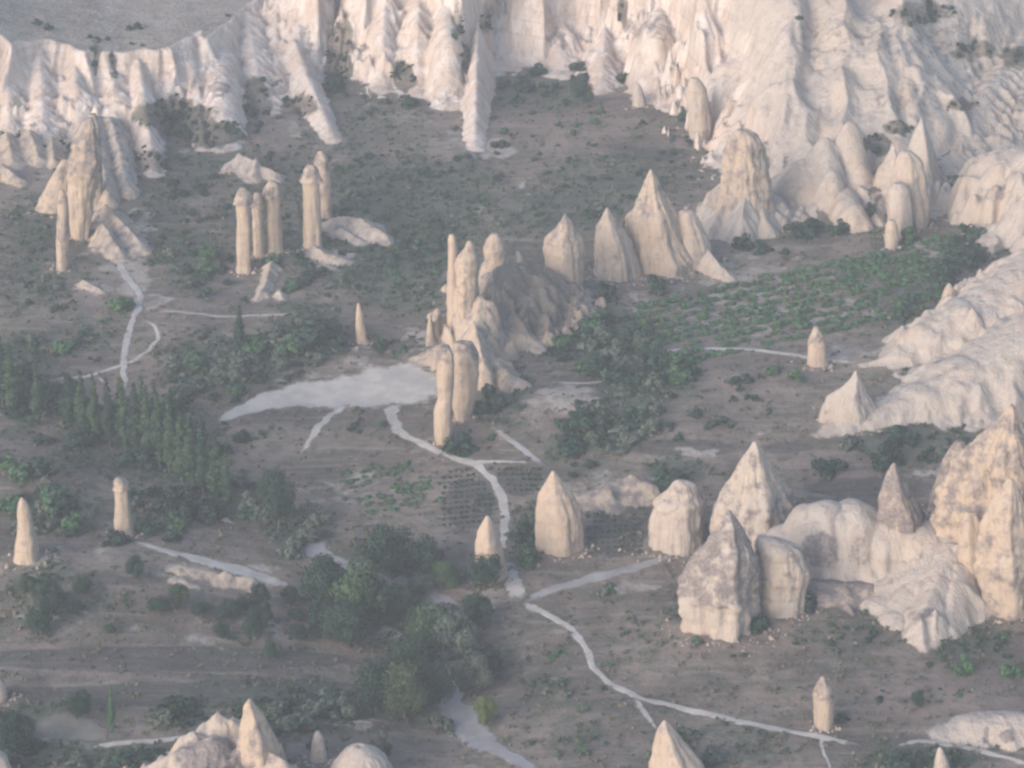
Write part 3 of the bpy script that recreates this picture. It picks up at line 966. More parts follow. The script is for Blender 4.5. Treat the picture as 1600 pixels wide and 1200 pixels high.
yhi = max(_cyr[2:-2]) + 26
cliff_pats = [(120, 260, 60, 50, .4), (60, 215, 70, 40, .3), (30, 260, 60, 40, .4), (1460, 60, 160, 50, .34), (1560, 130, 90, 40, .3), (1300, 60, 100, 30, .3), (1420, 160, 60, 30, .3), (1010, 40, 50, 30, .4),
              (870, 60, 16, 16, .6), (700, 150, 20, 20, .3), (330, 150, 20, 60, .3), (340, 140, 20, 20, .5)]
cliff_soils = [(150, 90, 8, 30, 1), (178, 100, 6, 30, .8), (540, 70, 10, 60, .7), (715, 30, 10, 40, .6), (760, 30, 12, 30, .6), (975, 20, 10, 30, .8), (402, 165, 22, 50, 1), (528, 95, 22, 60, 1), (330, 210, 60, 24, .9), (285, 200, 40, 34, 1), (470, 165, 30, 20, .8), (632, 120, 20, 26, .9), (725, 100, 8, 36, .8), (20, 215, 40, 10, .6), (90, 235, 40, 14, .6), (150, 215, 40, 30, .34), (270, 180, 70, 26, .9), (240, 250, 60, 20, .6),
               (1370, 226, 24, 16, 1), (1400, 200, 30, 12, .9), (1520, 80, 40, 14, .8), (1500, 165, 30, 12, .7), (270, 170, 20, 30, .6), (220, 170, 12, 40, .5), (1440, 20, 60, 20, .6), (1590, 90, 30, 20, .8), (480, 60, 10, 30, .5)]
# plateau top is grey soil
_o = hf_rock('cliff', 'cliff', '', cl, res=0.55, tone=1.6, pats=cliff_pats, soils=cliff_soils, lump=0.55, structure=True, slope_soil=0.9, extra=cliff_extra, bounds=(-235, 235, 760, yhi))

CG = CLIFFGRID


def cliff_hit(u, v):
    d = raydir(u, v)
    ys = np.arange(780.0, CG[1][-1] - 1, 0.7); xs = d[0] / d[1] * ys
    i = np.clip(((xs - CG[0][0]) / CG[3]).astype(int), 0, len(CG[0]) - 1); j = np.clip(((ys - CG[1][0]) / CG[3]).astype(int), 0, len(CG[1]) - 1)
    f = HCAM + d[2] / d[1] * ys - np.maximum(CG[2][j, i], floor(xs, ys))
    if not (f < 0).any(): return None
    k = int(np.argmax(f < 0))
    return xs[k], ys[k], HCAM + d[2] / d[1] * ys[k]


# ------------------------------------------------------------------ rock pillars and cones
PAIR = 'tall capped fairy chimney'
# far left group below the cliff
rock('fairy_chimney', 'thickest cream rock pillar of the left cluster under the plateau cliff', [(184, 137, 145), (198, 130, 150), (214, 124, 151), (222, 113, 152), (250, 108, 156), (275, 104, 156), (300, 106, 150), (345, 108, 142), (376, 110, 138)], k=.9, p=2.0, cap=268, captone=.5, tone=.2, seed=2, flute=.2, lump=.2, cat='rock pillar')
rock('fairy_chimney', 'slim greyish pink pillar standing left of the thick cream one', [(296, 94, 100), (310, 90, 106), (360, 88, 108), (400, 88, 107), (424, 89, 105)], p=2.2, pat=.35, tone=.2, seed=3, cat='rock pillar')
rock('fairy_chimney', 'grey pillar tucked behind the right side of the thick cream pillar', [(178, 138, 150), (200, 134, 158), (250, 136, 160), (310, 138, 160), (330, 138, 162)], pat=.45, tone=.5, seed=4, back=4, cat='rock pillar')
rock('rock_buttress', 'low brown buttress sloping left from the cream pillar cluster', [(250, 96, 106), (280, 78, 110), (310, 62, 112), (334, 52, 112)], pat=.3, tone=.1, seed=5, k=.7, cat='rock')
# trio
pillar('left pillar of three tall chimneys, the longest, with a grey cap', [(293, 376, 383), (300, 371, 388), (312, 368, 391), (330, 369, 391), (370, 370, 392), (410, 369, 392), (427, 370, 391)], 313, p=2.4, tone=.2, seed=6)
pillar('thin middle pillar squeezed between two thicker chimneys', [(301, 398, 406), (308, 395, 410), (320, 394, 411), (360, 395, 412), (402, 397, 413)], 318, over=.8, p=2.2, tone=.2, pat=.25, seed=7)
pillar('right pillar of the trio, thick and beige with a blunt cap', [(283, 420, 430), (290, 415, 436), (302, 413, 438), (330, 414, 439), (370, 416, 441), (398, 418, 442)], 303, p=2.3, tone=.2, pat=.15, seed=8)
# pair
pillar('front pillar of a close pair, cream with a rounded head', [(257, 480, 490), (264, 474, 496), (278, 472, 499), (300, 473, 500), (340, 474, 502), (388, 474, 503)], 278, over=.6, p=2.4, tone=.15, seed=9)
pillar('taller rear pillar of the close pair, pinkish with a pointed cap', [(236, 497, 504), (246, 493, 512), (262, 492, 515), (300, 494, 517), (345, 496, 520)], 262, p=2.2, tone=.2, pat=.3, seed=10, back=2)
rock('fairy_chimney', 'small lone spike left of the central ridge above the clearing', [(474, 558, 562), (490, 556, 567), (510, 555, 570), (530, 556, 574), (538, 554, 577)], tone=.2, pat=.15, seed=11, cat='rock spike')
# cone house left of the big cones
rock('rock_cone', 'house shaped cream rock with a pointed grey roof beside the central ridge', [(334, 881, 885), (345, 876, 892), (362, 862, 902), (376, 852, 910), (390, 849, 914), (430, 850, 914), (468, 852, 914)], k=.9, p=1.7, rot=.5, cap=372, captone=.45, tone=.25, seed=12, flute=.05, cat='rock cone')
rock('rock_cone', 'pale pointed rock just left of the tallest cone', [(325, 947, 951), (338, 940, 958), (352, 931, 972), (372, 927, 988), (400, 926, 998), (430, 926, 1004), (442, 926, 1006)], p=1.5, rot=.6, pat=.2, cap=350, captone=.4, tone=.5, seed=13, cat='rock cone')
rock('rock_cone', 'tallest sharp cone on broad shoulders above the vineyard', [(265, 1015, 1019), (280, 1008, 1027), (300, 1000, 1036), (325, 990, 1050), (332, 982, 1056), (345, 978, 1066), (375, 974, 1078), (400, 972, 1096), (432, 972, 1100)], k=.75, p=1.6, rot=.75, cap=335, captone=.3, tone=.35, seed=14, flute=.09, cat='rock cone')
rock('rock_shoulder', 'rounded rock shoulder leaning on the right of the tallest cone', [(329, 1062, 1082), (340, 1058, 1092), (360, 1056, 1102), (385, 1054, 1112), (424, 1052, 1118)], k=.8, p=1.8, rot=.4, tone=.55, pat=.15, seed=15, cat='rock')
hf_rock('rock_skirt', 'low pale rock skirt running down right of the shouldered cone', 'rock', [spur(1095, 372, 420, 4, 1128, 418, 438, 2.5), spur(1108, 395, 425, 3, 1138, 425, 440, 2)], res=.3, tone=.6)
# big knob with white skirts
t = empty('rock_massif', ground(1160, 372))
tag(t, 'tan domed rock tower with white ribbed skirts at its foot', 'rock massif')
org = tuple(t.location)
rock_obj('tower', [(203, 1150, 1172), (212, 1142, 1186), (230, 1134, 1196), (262, 1130, 1200), (290, 1124, 1206), (330, 1118, 1216), (362, 1120, 1220)], parent=t, org=org, k=.9, p=1.9, pat=.3, cap=262, captone=.35, tone=.1, seed=16)
o = hf_rock('skirt', '', '', [spur(1150, 268, 352, 10, 1105, 300, 345, 3), spur(1160, 268, 365, 12, 1140, 350, 378, 4), spur(1170, 272, 365, 12, 1160, 330, 382, 4), spur(1180, 272, 365, 12, 1195, 340, 374, 4), spur(1128, 320, 368, 6, 1110, 355, 376, 3), spur(1190, 280, 350, 10, 1220, 320, 352, 4)], res=.35, tone=.75, part=True)
o.data.transform(__import__('mathutils').Matrix.Translation((-org[0], -org[1], -org[2]))); o.parent = t
# upper right
rock('rock_finger', 'upright cream rock finger in front of the far cliff, right of centre', [(122, 1078, 1092), (136, 1074, 1102), (170, 1074, 1110), (200, 1077, 1112), (222, 1082, 1110)], p=2.1, tone=.6, seed=17, cat='rock')
rock('small_rock', 'small white knob at the cliff foot near the top centre right', [(130, 992, 998), (140, 988, 1004), (155, 988, 1008), (167, 988, 1010)], tone=.7, seed=18, cat='rock')
hf_rock('rock_lobe', 'long pale rock lobe ending in a rounded nose above the grey slope', 'rock', [dict(pts=[(1262, 250, 330, 12), (1290, 270, 335, 9), (1318, 292, 340, 7), (1335, 318, 364, 6)], prof='steep', rill=.15)], res=.4, tone=.6, lump=.4)
t = empty('rock_cluster', ground(1420, 372))
tag(t, 'upright white knobs clustered at the top edge of the vineyard', 'rock cluster')
org = tuple(t.location)
rock_obj('knob', [(236, 1408, 1424), (250, 1398, 1440), (270, 1392, 1446), (310, 1392, 1450), (345, 1400, 1452), (362, 1410, 1450)], parent=t, org=org, p=1.9, tone=.55, seed=19, pat=.1, back=2)
rock_obj('knob', [(286, 1396, 1412), (296, 1388, 1420), (320, 1386, 1424), (350, 1386, 1424), (372, 1388, 1420)], parent=t, org=org, tone=.7, seed=20)
rock_obj('knob', [(344, 1388, 1398), (352, 1383, 1402), (375, 1382, 1404), (390, 1384, 1402)], parent=t, org=org, tone=.5, seed=21)
hf_rock('rock_hill', 'smooth white hill at the right edge below the far cliff', 'rock hill', [dict(pts=[(1530, 290, 345, 10), (1600, 232, 372, 24), (1720, 200, 400, 28)], prof='steep', rill=.16), spur(1600, 300, 398, 12, 1560, 345, 386, 8), spur(1560, 300, 350, 8, 1505, 330, 350, 4)], res=.5, tone=.65, pats=[(1555, 300, 30, 14, .5)], lump=.5)
# centre ridge
t = empty('rock_ridge', ground(730, 560))
tag(t, 'ragged central ridge crowned by broken spires beside the dusty clearing', 'rock ridge')
org = tuple(t.location)
kw = dict(parent=t, org=org)
o = hf_rock('ridge_body', '', '', [
    dict(pts=[(752, 462, 550, 8), (775, 414, 538, 13), (812, 408, 524, 16), (845, 412, 505, 14), (868, 440, 486, 9)], prof='sharp', rill=.38),
    spur(750, 460, 565, 7, 738, 552, 590, 4, 'blunt', .6), spur(768, 425, 545, 7, 774, 525, 562, 2.5, 'sharp', .5), spur(800, 480, 545, 6, 838, 534, 552, 2.5, 'sharp', .5), spur(756, 548, 592, 5, 808, 592, 612, 3.5, 'blunt', .5), spur(740, 500, 585, 6, 756, 560, 608, 3, 'sharp', .5)],
    res=.4, tone=.3, part=True, lump=.8, soils=[(840, 460, 84, 84, .60), (795, 455, 34, 80, .55), (785, 588, 34, 26, .5)], pats=[(830, 450, 80, 80, .7), (730, 560, 20, 20, .4)], pat0=.28)
o.data.transform(__import__('mathutils').Matrix.Translation((-org[0], -org[1], -org[2]))); o.parent = t
YS = ground(720, 558)[1] + 6
YB = ground(720, 560)[1] + 34
for nm, rows, k2 in [
    ('spire', [(366, 702, 709), (374, 699, 713), (385, 700, 714), (410, 700, 715), (450, 698, 720), (500, 698, 724), (525, 700, 728)], dict(seed=31, flute=.16, lump=.16, pat=.1, tone=.15, y0=YS)),
    ('spire', [(377, 730, 736), (388, 725, 742), (400, 716, 745), (412, 711, 747), (430, 708, 748), (480, 706, 748), (520, 708, 746), (545, 712, 744)], dict(seed=32, pat=.3, tone=.15, flute=.2, lump=.2, y0=YS - 1)),
    ('spire', [(365, 768, 778), (374, 760, 786), (390, 757, 790), (404, 757, 792), (416, 755, 794)], dict(seed=33, flute=.16, lump=.18, pat=.35, tone=.2, y0=YB)),
    ('spire', [(393, 806, 811), (402, 804, 816), (412, 800, 820)], dict(seed=34, pat=.1, tone=.7, y0=YB + 4)),
    ('buttress', [(536, 712, 740), (552, 706, 746), (580, 705, 748), (620, 706, 746), (645, 708, 740), (660, 714, 732)], dict(seed=35, pat=.1, cap=562, captone=.45, tone=.1, flute=.18, lump=.14)),
    ('buttress', [(540, 688, 702), (552, 682, 708), (575, 682, 710), (620, 684, 708), (640, 678, 706), (680, 678, 706), (697, 684, 696)], dict(seed=36, pat=.08, cap=567, captone=.5, tone=.2, flute=.18, lump=.14)),
]:
    rock_obj(nm, rows, **kw, **k2)
o = hf_rock('talus', '', '', [spur(715, 520, 575, 8, 672, 548, 572, 4), spur(680, 545, 572, 3, 650, 556, 566, 2)], res=.4, tone=.4, pat0=.3, part=True)
o.data.transform(__import__('mathutils').Matrix.Translation((-org[0], -org[1], -org[2]))); o.parent = t
# beside the path
rock('rock_cone', 'lone cream tent shaped rock right of the winding footpath', [(736, 862, 867), (748, 855, 876), (768, 844, 890), (786, 838, 902), (800, 836, 910), (835, 837, 913), (870, 839, 914)], k=.8, p=1.8, rot=.5, tone=.2, cap=770, captone=.25, seed=40, flute=.06, cat='rock cone')
t = rock('rock_cone', 'small cream cone hugging the left side of the footpath', [(806, 759, 764), (816, 753, 771), (832, 745, 778), (845, 742, 782), (870, 742, 786), (890, 741, 790), (915, 742, 794)], p=1.8, rot=.5, tone=.2, seed=41, flute=.06, cat='rock cone')
rock('fairy_chimney', 'lone tapered pale pillar between vineyard and thin track', [(510, 1272, 1278), (522, 1267, 1285), (540, 1262, 1290), (560, 1261, 1292), (574, 1262, 1293)], p=2.1, tone=.35, cap=540, captone=.35, seed=42, cat='rock pillar')
pillar('stubby bullet shaped pillar standing alone by the lower path', [(1057, 1283, 1287), (1066, 1277, 1294), (1078, 1272, 1300), (1086, 1270, 1301), (1110, 1271, 1302), (1130, 1272, 1301), (1142, 1276, 1298)], 1082, over=.8, p=2.3, tone=.2, seed=43)
pillar('lone pillar with block head behind a round bush', [(746, 182, 190), (751, 177, 198), (762, 178, 200), (790, 179, 202), (815, 178, 206), (840, 180, 212)], 758, over=1, p=2.4, tone=.15, seed=44)
rock('fairy_chimney', 'tapering pinkish pillar near the left edge', [(778, 32, 36), (786, 28, 43), (800, 27, 48), (830, 27, 54), (860, 24, 60), (882, 20, 64)], p=2.0, tone=.2, pat=.15, seed=45, flute=.09, cat='rock pillar')
# cone and ridge in the middle right
hf_rock('rock_ridge', 'long smooth white ridge running down from the right edge to a pointed cone', 'rock ridge', [
    dict(pts=[(1330, 640, 676, 6), (1385, 628, 668, 7), (1450, 600, 664, 11), (1520, 560, 662, 16), (1620, 500, 660, 24)], prof='steep', rill=.16),
    spur(1500, 570, 655, 14, 1470, 635, 665, 6), spur(1560, 560, 660, 14, 1540, 630, 668, 6), spur(1320, 650, 678, 5, 1278, 676, 686, 2.2)], res=.4, tone=.75, lump=.4, pats=[(1480, 575, 30, 16, .25)])
rock('rock_cone', 'pointed white cone at the tip of the smooth white ridge', [(580, 1335, 1339), (592, 1328, 1345), (606, 1312, 1352), (616, 1292, 1356), (624, 1287, 1362), (640, 1284, 1376), (660, 1282, 1384), (672, 1284, 1386)], k=.6, p=1.5, rot=.7, tone=.7, seed=46, pat=.1, flute=.05, cat='rock cone')
hf_rock('rock_hill', 'broad pale hill of smooth tuff at the right edge above the white ridge', 'rock hill', [
    dict(pts=[(1410, 540, 575, 6), (1450, 505, 570, 9), (1520, 470, 570, 16), (1640, 400, 580, 30)], prof='steep', rill=.16),
    spur(1450, 482, 545, 7, 1420, 545, 565, 4), spur(1590, 420, 520, 12, 1560, 455, 500, 8), spur(1520, 480, 575, 10, 1470, 560, 580, 5), spur(1410, 506, 545, 5, 1400, 530, 550, 4), spur(1600, 480, 590, 12, 1560, 560, 600, 6), spur(1400, 552, 575, 4, 1350, 568, 576, 2)], res=.45, tone=.72, lump=.6, pats=[(1590, 560, 40, 40, .5), (1560, 520, 40, 20, .25)])
rock('rock_cone', 'small pink cone poking up behind the broad pale hill', [(443, 1481, 1485), (452, 1475, 1492), (470, 1469, 1498), (488, 1466, 1503), (500, 1464, 1505)], pat=.25, tone=.1, seed=47, cat='rock cone')
# big right-hand cluster
rock('rock_cone', 'large pinkish pyramid standing at the back of the right cluster', [(690, 1176, 1182), (704, 1167, 1193), (724, 1152, 1204), (744, 1142, 1215), (764, 1128, 1230), (790, 1114, 1240), (815, 1108, 1242), (850, 1110, 1240), (868, 1120, 1236)], k=.8, p=1.5, rot=.75, pat=.33, tone=.6, seed=50, flute=.1, cat='rock cone')
rock('rock_block', 'low blocky cream rock at the left end of the right cluster', [(750, 1056, 1062), (754, 1050, 1086), (768, 1040, 1096), (784, 1020, 1104), (800, 1012, 1106), (840, 1008, 1106), (868, 1007, 1104)], k=.8, p=1.8, rot=.6, tone=.62, cap=785, captone=.28, seed=51, flute=.08, lump=.14, cat='rock')
rock('rock_cone', 'broad cone with a mottled grey roof and cream fluted walls at the front', [(798, 1136, 1142), (812, 1128, 1152), (832, 1114, 1166), (850, 1100, 1176), (870, 1080, 1182), (895, 1064, 1188), (915, 1060, 1188), (950, 1060, 1188), (1000, 1062, 1188)], k=.85, p=1.7, rot=.7, cap=928, captone=.58, tone=.6, seed=52, flute=.1, cat='rock cone')
rock('rock_block', 'squared pale block between the mottled front cone and the domed wall', [(838, 1184, 1202), (846, 1181, 1230), (858, 1181, 1250), (890, 1183, 1262), (966, 1186, 1258)], k=.8, p=2.2, rot=.5, tone=.65, cap=905, captone=.25, seed=53, flute=.09, cat='rock')
hf_rock('rock_wall', 'smooth cream wall with rounded top joining the cones of the right cluster', 'rock wall', [
    dict(pts=[(1268, 790, 905, 8), (1290, 784, 908, 8.5), (1312, 792, 908, 8.5)], prof='dome', rill=.05), dict(pts=[(1312, 792, 908, 8.5), (1335, 784, 908, 9), (1372, 800, 905, 8.5)], prof='dome', rill=.05),
    spur(1232, 822, 905, 7, 1270, 800, 912, 8, 'dome', .08), spur(1370, 802, 905, 9, 1440, 818, 918, 10, 'dome', .06), spur(1300, 850, 915, 10, 1400, 852, 925, 11, 'blunt', .12)], res=.35, tone=.72, lump=.16, pats=[(1285, 862, 30, 34, .75), (1345, 862, 26, 24, .3)], pat0=.05)
rock('rock_cone', 'steep dark pink cone rising behind the smooth cream wall', [(724, 1394, 1399), (738, 1385, 1408), (756, 1378, 1418), (780, 1370, 1432), (806, 1366, 1444), (835, 1364, 1450), (900, 1362, 1452)], k=.8, p=1.5, rot=.75, pat=.12, cap=838, captone=.6, tone=.2, seed=54, cat='rock cone', back=1)
hf_rock('rock_apron', 'white apron of bare tuff spilling towards the brown slope', 'rock apron', [
    spur(1430, 818, 915, 10, 1500, 822, 930, 10, 'blunt', .12), spur(1450, 822, 930, 13, 1384, 932, 966, 6, 'blunt', .15), spur(1475, 822, 940, 13, 1400, 955, 984, 4.5, 'blunt', .15), spur(1488, 850, 960, 12, 1436, 972, 1008, 3.5, 'blunt', .2), spur(1495, 880, 975, 10, 1482, 972, 1000, 3.5, 'blunt', .2), spur(1440, 962, 1006, 3, 1444, 1012, 1022, 1.5), spur(1462, 950, 1004, 4, 1460, 1000, 1014, 2), spur(1500, 850, 950, 8, 1512, 930, 960, 4, 'blunt', .2)], res=.35, tone=.85, lump=.12, pats=[(1440, 960, 24, 10, .5), (1420, 915, 30, 6, .2), (1360, 905, 40, 12, .3)])
t = empty('rock_massif', ground(1560, 960))
tag(t, 'huge mottled pink rock wall filling the right edge', 'rock massif')
org = tuple(t.location)
rock_obj('main_face', [(632, 1578, 1584), (645, 1568, 1592), (668, 1545, 1606), (690, 1516, 1626), (715, 1490, 1650), (760, 1472, 1690), (800, 1464, 1710), (860, 1474, 1725), (940, 1494, 1725)], parent=t, org=org, k=.6, p=1.5, rot=.7, pat=.40, tone=.1, seed=55, flute=.15, lump=.12, back=3)
rock_obj('spur', [(748, 1574, 1584), (764, 1562, 1594), (790, 1546, 1606), (830, 1530, 1616), (880, 1522, 1624), (930, 1532, 1626), (972, 1548, 1624)], parent=t, org=org, k=.6, p=1.5, rot=.5, pat=.32, tone=.3, seed=56, flute=.1, lump=.14)
rock_obj('spur', [(690, 1640, 1660), (730, 1610, 1690), (800, 1590, 1710), (900, 1584, 1720), (960, 1590, 1720)], parent=t, org=org, k=.6, p=1.5, rot=.6, pat=.34, tone=.2, seed=59, flute=.1, lump=.14)
rock_obj('spur', [(690, 1490, 1506), (712, 1474, 1520), (740, 1464, 1530), (770, 1454, 1532), (800, 1446, 1530), (822, 1446, 1526)], parent=t, org=org, k=.7, p=1.5, rot=.7, pat=.5, tone=.4, seed=57, back=5)
rock_obj('spur', [(800, 1508, 1524), (830, 1498, 1540), (870, 1496, 1552), (910, 1504, 1556), (938, 1512, 1556)], parent=t, org=org, k=.7, p=1.6, pat=.2, tone=.2, seed=58)
# foreground
rock('rock_cone', 'pale foreground cone cut by the bottom edge right of centre', [(1126, 1036, 1041), (1136, 1028, 1050), (1152, 1022, 1064), (1176, 1018, 1084), (1200, 1017, 1100), (1250, 1012, 1125)], p=1.7, rot=.6, tone=.4, pat=.12, seed=60, cat='rock cone')
hf_rock('rock_mound', 'large foreground rock mound with a smooth white dome at the bottom', 'rock mound', [
    dict(pts=[(322, 1126, 1214, 5), (340, 1112, 1216, 5.5), (360, 1122, 1216, 5)], prof='blunt', rill=.5), spur(302, 1140, 1226, 5, 312, 1160, 1234, 4, 'blunt', .5),
    spur(330, 1150, 1250, 8, 228, 1196, 1262, 6, 'blunt', .45), spur(385, 1150, 1250, 8, 445, 1188, 1262, 5, 'sharp', .5), spur(330, 1152, 1250, 9, 330, 1205, 1270, 8, 'blunt', .4)], res=.3, tone=.5, lump=.6, pats=[(340, 1180, 70, 30, .7), (410, 1150, 30, 60, .4)])
rock('rock_cone', 'sharp foreground cone with a grey right flank beside the white dome', [(1092, 388, 392), (1102, 380, 399), (1114, 379, 408), (1132, 374, 420), (1156, 370, 434), (1180, 368, 440), (1240, 362, 450)], p=1.4, rot=.75, tone=.3, pat=.3, seed=61, cat='rock cone')
rock('small_rock', 'little knobbed spike standing by the foreground mound', [(1143, 493, 499), (1150, 489, 504), (1160, 487, 506), (1175, 485, 510), (1192, 484, 512)], tone=.5, pat=.2, seed=62, cat='rock')
rock('rock_dome', 'pale rounded dome at the bottom edge left of the wash', [(1166, 550, 572), (1174, 536, 588), (1188, 522, 602), (1210, 512, 612), (1240, 505, 620)], tone=.7, seed=63, cat='rock', p=2.0)
rock('rock_cone', 'small pale spike at the bottom edge beside a dark bush', [(1168, 1466, 1471), (1178, 1462, 1477), (1195, 1459, 1484), (1220, 1456, 1490)], tone=.6, seed=64, cat='rock cone')
hf_rock('rock_bank', 'low white gullied bank near the bottom right corner', 'rock bank', [
    dict(pts=[(1480, 1140, 1162, 4), (1530, 1120, 1166, 6), (1580, 1118, 1168, 6), (1660, 1116, 1170, 7)], prof='steep', rill=.5),
    spur(1540, 1124, 1165, 5, 1535, 1155, 1170, 2), spur(1570, 1124, 1165, 5, 1572, 1155, 1172, 2), spur(1510, 1134, 1160, 4, 1505, 1152, 1166, 2)], res=.3, tone=.75, lump=.4, pats=[(1540, 1150, 8, 14, .6), (1575, 1152, 10, 14, .6)])
rock('rock_dome', 'pale dome peeking in at the bottom left corner', [(1172, -22, -8), (1182, -34, 10), (1200, -44, 20), (1240, -50, 30)], tone=.6, seed=65, cat='rock')
rock('small_rock', 'pale knob at the left edge above the lower field', [(1062, -10, 0), (1072, -14, 8), (1086, -16, 12), (1098, -16, 10)], tone=.6, seed=66, cat='rock')
hf_rock('rock_outcrop', 'pinkish gullied rock slope under the plateau wall at the far left', 'rock outcrop', [spur(10, 205, 240, 6, 20, 250, 268, 4), spur(45, 200, 236, 6, 60, 240, 262, 3.5), spur(80, 210, 240, 5, 84, 248, 266, 3), spur(0, 250, 285, 5, 30, 278, 292, 3)], res=.45, tone=.5, pat0=.3)
hf_rock('rock_outcrop', 'pale eroded slope joining the left pillar cluster to the cliff behind', 'rock outcrop', [spur(150, 178, 228, 6, 168, 300, 330, 3.5, 'blunt', .3), spur(172, 180, 228, 6, 200, 290, 312, 3, 'blunt', .3), spur(140, 185, 232, 5, 120, 262, 290, 3, 'blunt', .3)], res=.4, tone=.7, pat0=.2)
# talus behind the pair and low outcrops
hf_rock('rock_outcrop', 'pale lumpy outcrop trailing right of the close pair of pillars', 'rock outcrop', [spur(522, 338, 368, 6, 575, 340, 372, 5), spur(560, 338, 372, 5, 600, 362, 384, 3), spur(530, 352, 375, 4, 560, 372, 384, 2.5)], res=.35, tone=.6, pat0=.2)
hf_rock('rock_outcrop', 'pale broken ground at the foot of the close pair of pillars', 'rock outcrop', [spur(490, 382, 402, 3, 520, 402, 414, 2.5), spur(505, 392, 410, 3, 540, 405, 416, 2.5)], res=.3, tone=.7)
hf_rock('rock_outcrop', 'low ribbed knoll with red patches above the trio of chimneys', 'rock outcrop', [spur(372, 238, 275, 5, 430, 268, 285, 3), spur(400, 245, 280, 4, 395, 272, 288, 3)], res=.35, tone=.6, pat0=.3)
hf_rock('rock_outcrop', 'white streaked talus under the trio of chimneys', 'rock outcrop', [spur(425, 405, 425, 2.5, 410, 455, 466, 2), spur(412, 445, 466, 2, 402, 464, 472, 1.5), spur(436, 452, 466, 2, 440, 462, 470, 1.5)], res=.3, tone=.6, pat0=.15)
hf_rock('rock_outcrop', 'pale spur of talus coming down beside the left pillar cluster', 'rock outcrop', [spur(165, 318, 360, 6, 215, 372, 400, 4), spur(160, 345, 385, 5, 185, 385, 410, 3)], res=.4, tone=.6, pat0=.35)
hf_rock('rock_outcrop', 'small pale hump left of the upper footpath', 'rock outcrop', [spur(130, 436, 452, 3, 158, 452, 462, 2)], res=.3, tone=.5)
hf_rock('rock_outcrop', 'grey lumpy outcrop behind the lone tent shaped rock', 'rock outcrop', [spur(925, 770, 800, 5, 985, 742, 790, 6), spur(950, 752, 800, 5, 960, 785, 806, 2.5), spur(985, 742, 790, 5, 1015, 752, 792, 4)], res=.4, tone=.4, pat0=.45)
hf_rock('rock_outcrop', 'brown scree hump below the smooth cream wall', 'rock outcrop', [spur(1275, 908, 950, 7, 1355, 912, 950, 7)], res=.4, tone=.2, pat0=.6, lump=.5)
hf_rock('rock_outcrop', 'white eroded bank under the pale cart track', 'rock outcrop', [spur(275, 882, 900, 3, 330, 892, 908, 2.5), spur(350, 892, 918, 3, 400, 906, 926, 2.5), spur(275, 902, 916, 2, 310, 916, 924, 1.6)], res=.3, tone=.45, pat0=.2)

# ------------------------------------------------------------------ plants
def blob_crown(seed, n, size, nb, hw=0.5, zlo=0.0, zhi=1.0, shape='round'):
    """leaf-sized faces spread over clumps; unit height and width"""
    r = np.random.default_rng(seed)
    C, S = [], []
    for i in range(nb):
        if shape == 'column':
            z = zlo + (zhi - zlo) * (i + .5) / nb + r.uniform(-.02, .02)
            q = (z - zlo) / (zhi - zlo)
            w = hw * (min(1, q / .25) ** .6) * (1 - max(0, q - .35) / .65) ** .55
            a = r.uniform(0, 6.28); d = w * r.uniform(.1, .45)
            C.append((d * math.cos(a), d * math.sin(a), z)); S.append(max(.03, w * r.uniform(.55, .8)))
        else:
            while True:
                p = r.uniform(-1, 1, 3)
                if shape == 'bush': p[2] = abs(p[2]) * 1.0 - .1
                if .25 < np.linalg.norm(p) < 1: break
            zc = (zlo + zhi) / 2 if shape != 'bush' else zlo
            zr = (zhi - zlo) / 2 if shape != 'bush' else (zhi - zlo)
            s = r.uniform(.22, .36)
            C.append((p[0] * hw * (1 - s), p[1] * hw * (1 - s), zc + p[2] * zr * (1 - s))); S.append(s * hw * 1.15)
    C = np.array(C); S = np.array(S)
    prob = S ** 2 / (S ** 2).sum()
    bi = r.choice(len(S), n, p=prob)
    d = r.normal(size=(n, 3)); d /= np.linalg.norm(d, axis=1)[:, None]
    rad = S[bi] * r.uniform(.72, 1.1, n)
    pt = C[bi] + d * rad[:, None]
    if shape == 'bush':
        pt[:, 2] = np.abs(pt[:, 2])
    nrm = d + r.normal(size=(n, 3)) * .28; nrm /= np.linalg.norm(nrm, axis=1)[:, None]
    t1 = np.cross(nrm, r.normal(size=(n, 3))); t1 /= np.linalg.norm(t1, axis=1)[:, None]
    t2 = np.cross(nrm, t1)
    sz = size * r.uniform(.6, 1.35, n)
    a = pt + t1 * sz[:, None]; c_ = pt - t1 * sz[:, None]
    b_ = pt + t2 * sz[:, None] * .7; e = pt - t2 * sz[:, None] * .7
    V = np.stack([a, b_, c_, e], 1).reshape(-1, 3)
    F = np.arange(4 * n).reshape(-1, 4)
    cl_ = r.uniform(0, 1, len(S))
    lf = np.repeat(np.clip(.55 * cl_[bi] + .45 * r.uniform(0, 1, n), 0, 1), 4)
    return V, F, lf


def tubes(paths, ns=6):
    V, F = [], []
    for pts in paths:
        b0 = len(V)
        for (x, y, z, r) in pts:
            for k in range(ns):
                a = 2 * math.pi * k / ns
                V.append((x + r * math.cos(a), y + r * math.sin(a), z))
        for i in range(len(pts) - 1):
            for k in range(ns):
                F.append((b0 + i * ns + k, b0 + i * ns + (k + 1) % ns, b0 + (i + 1) * ns + (k + 1) % ns, b0 + (i + 1) * ns + k))
    return np.array(V), np.array(F)


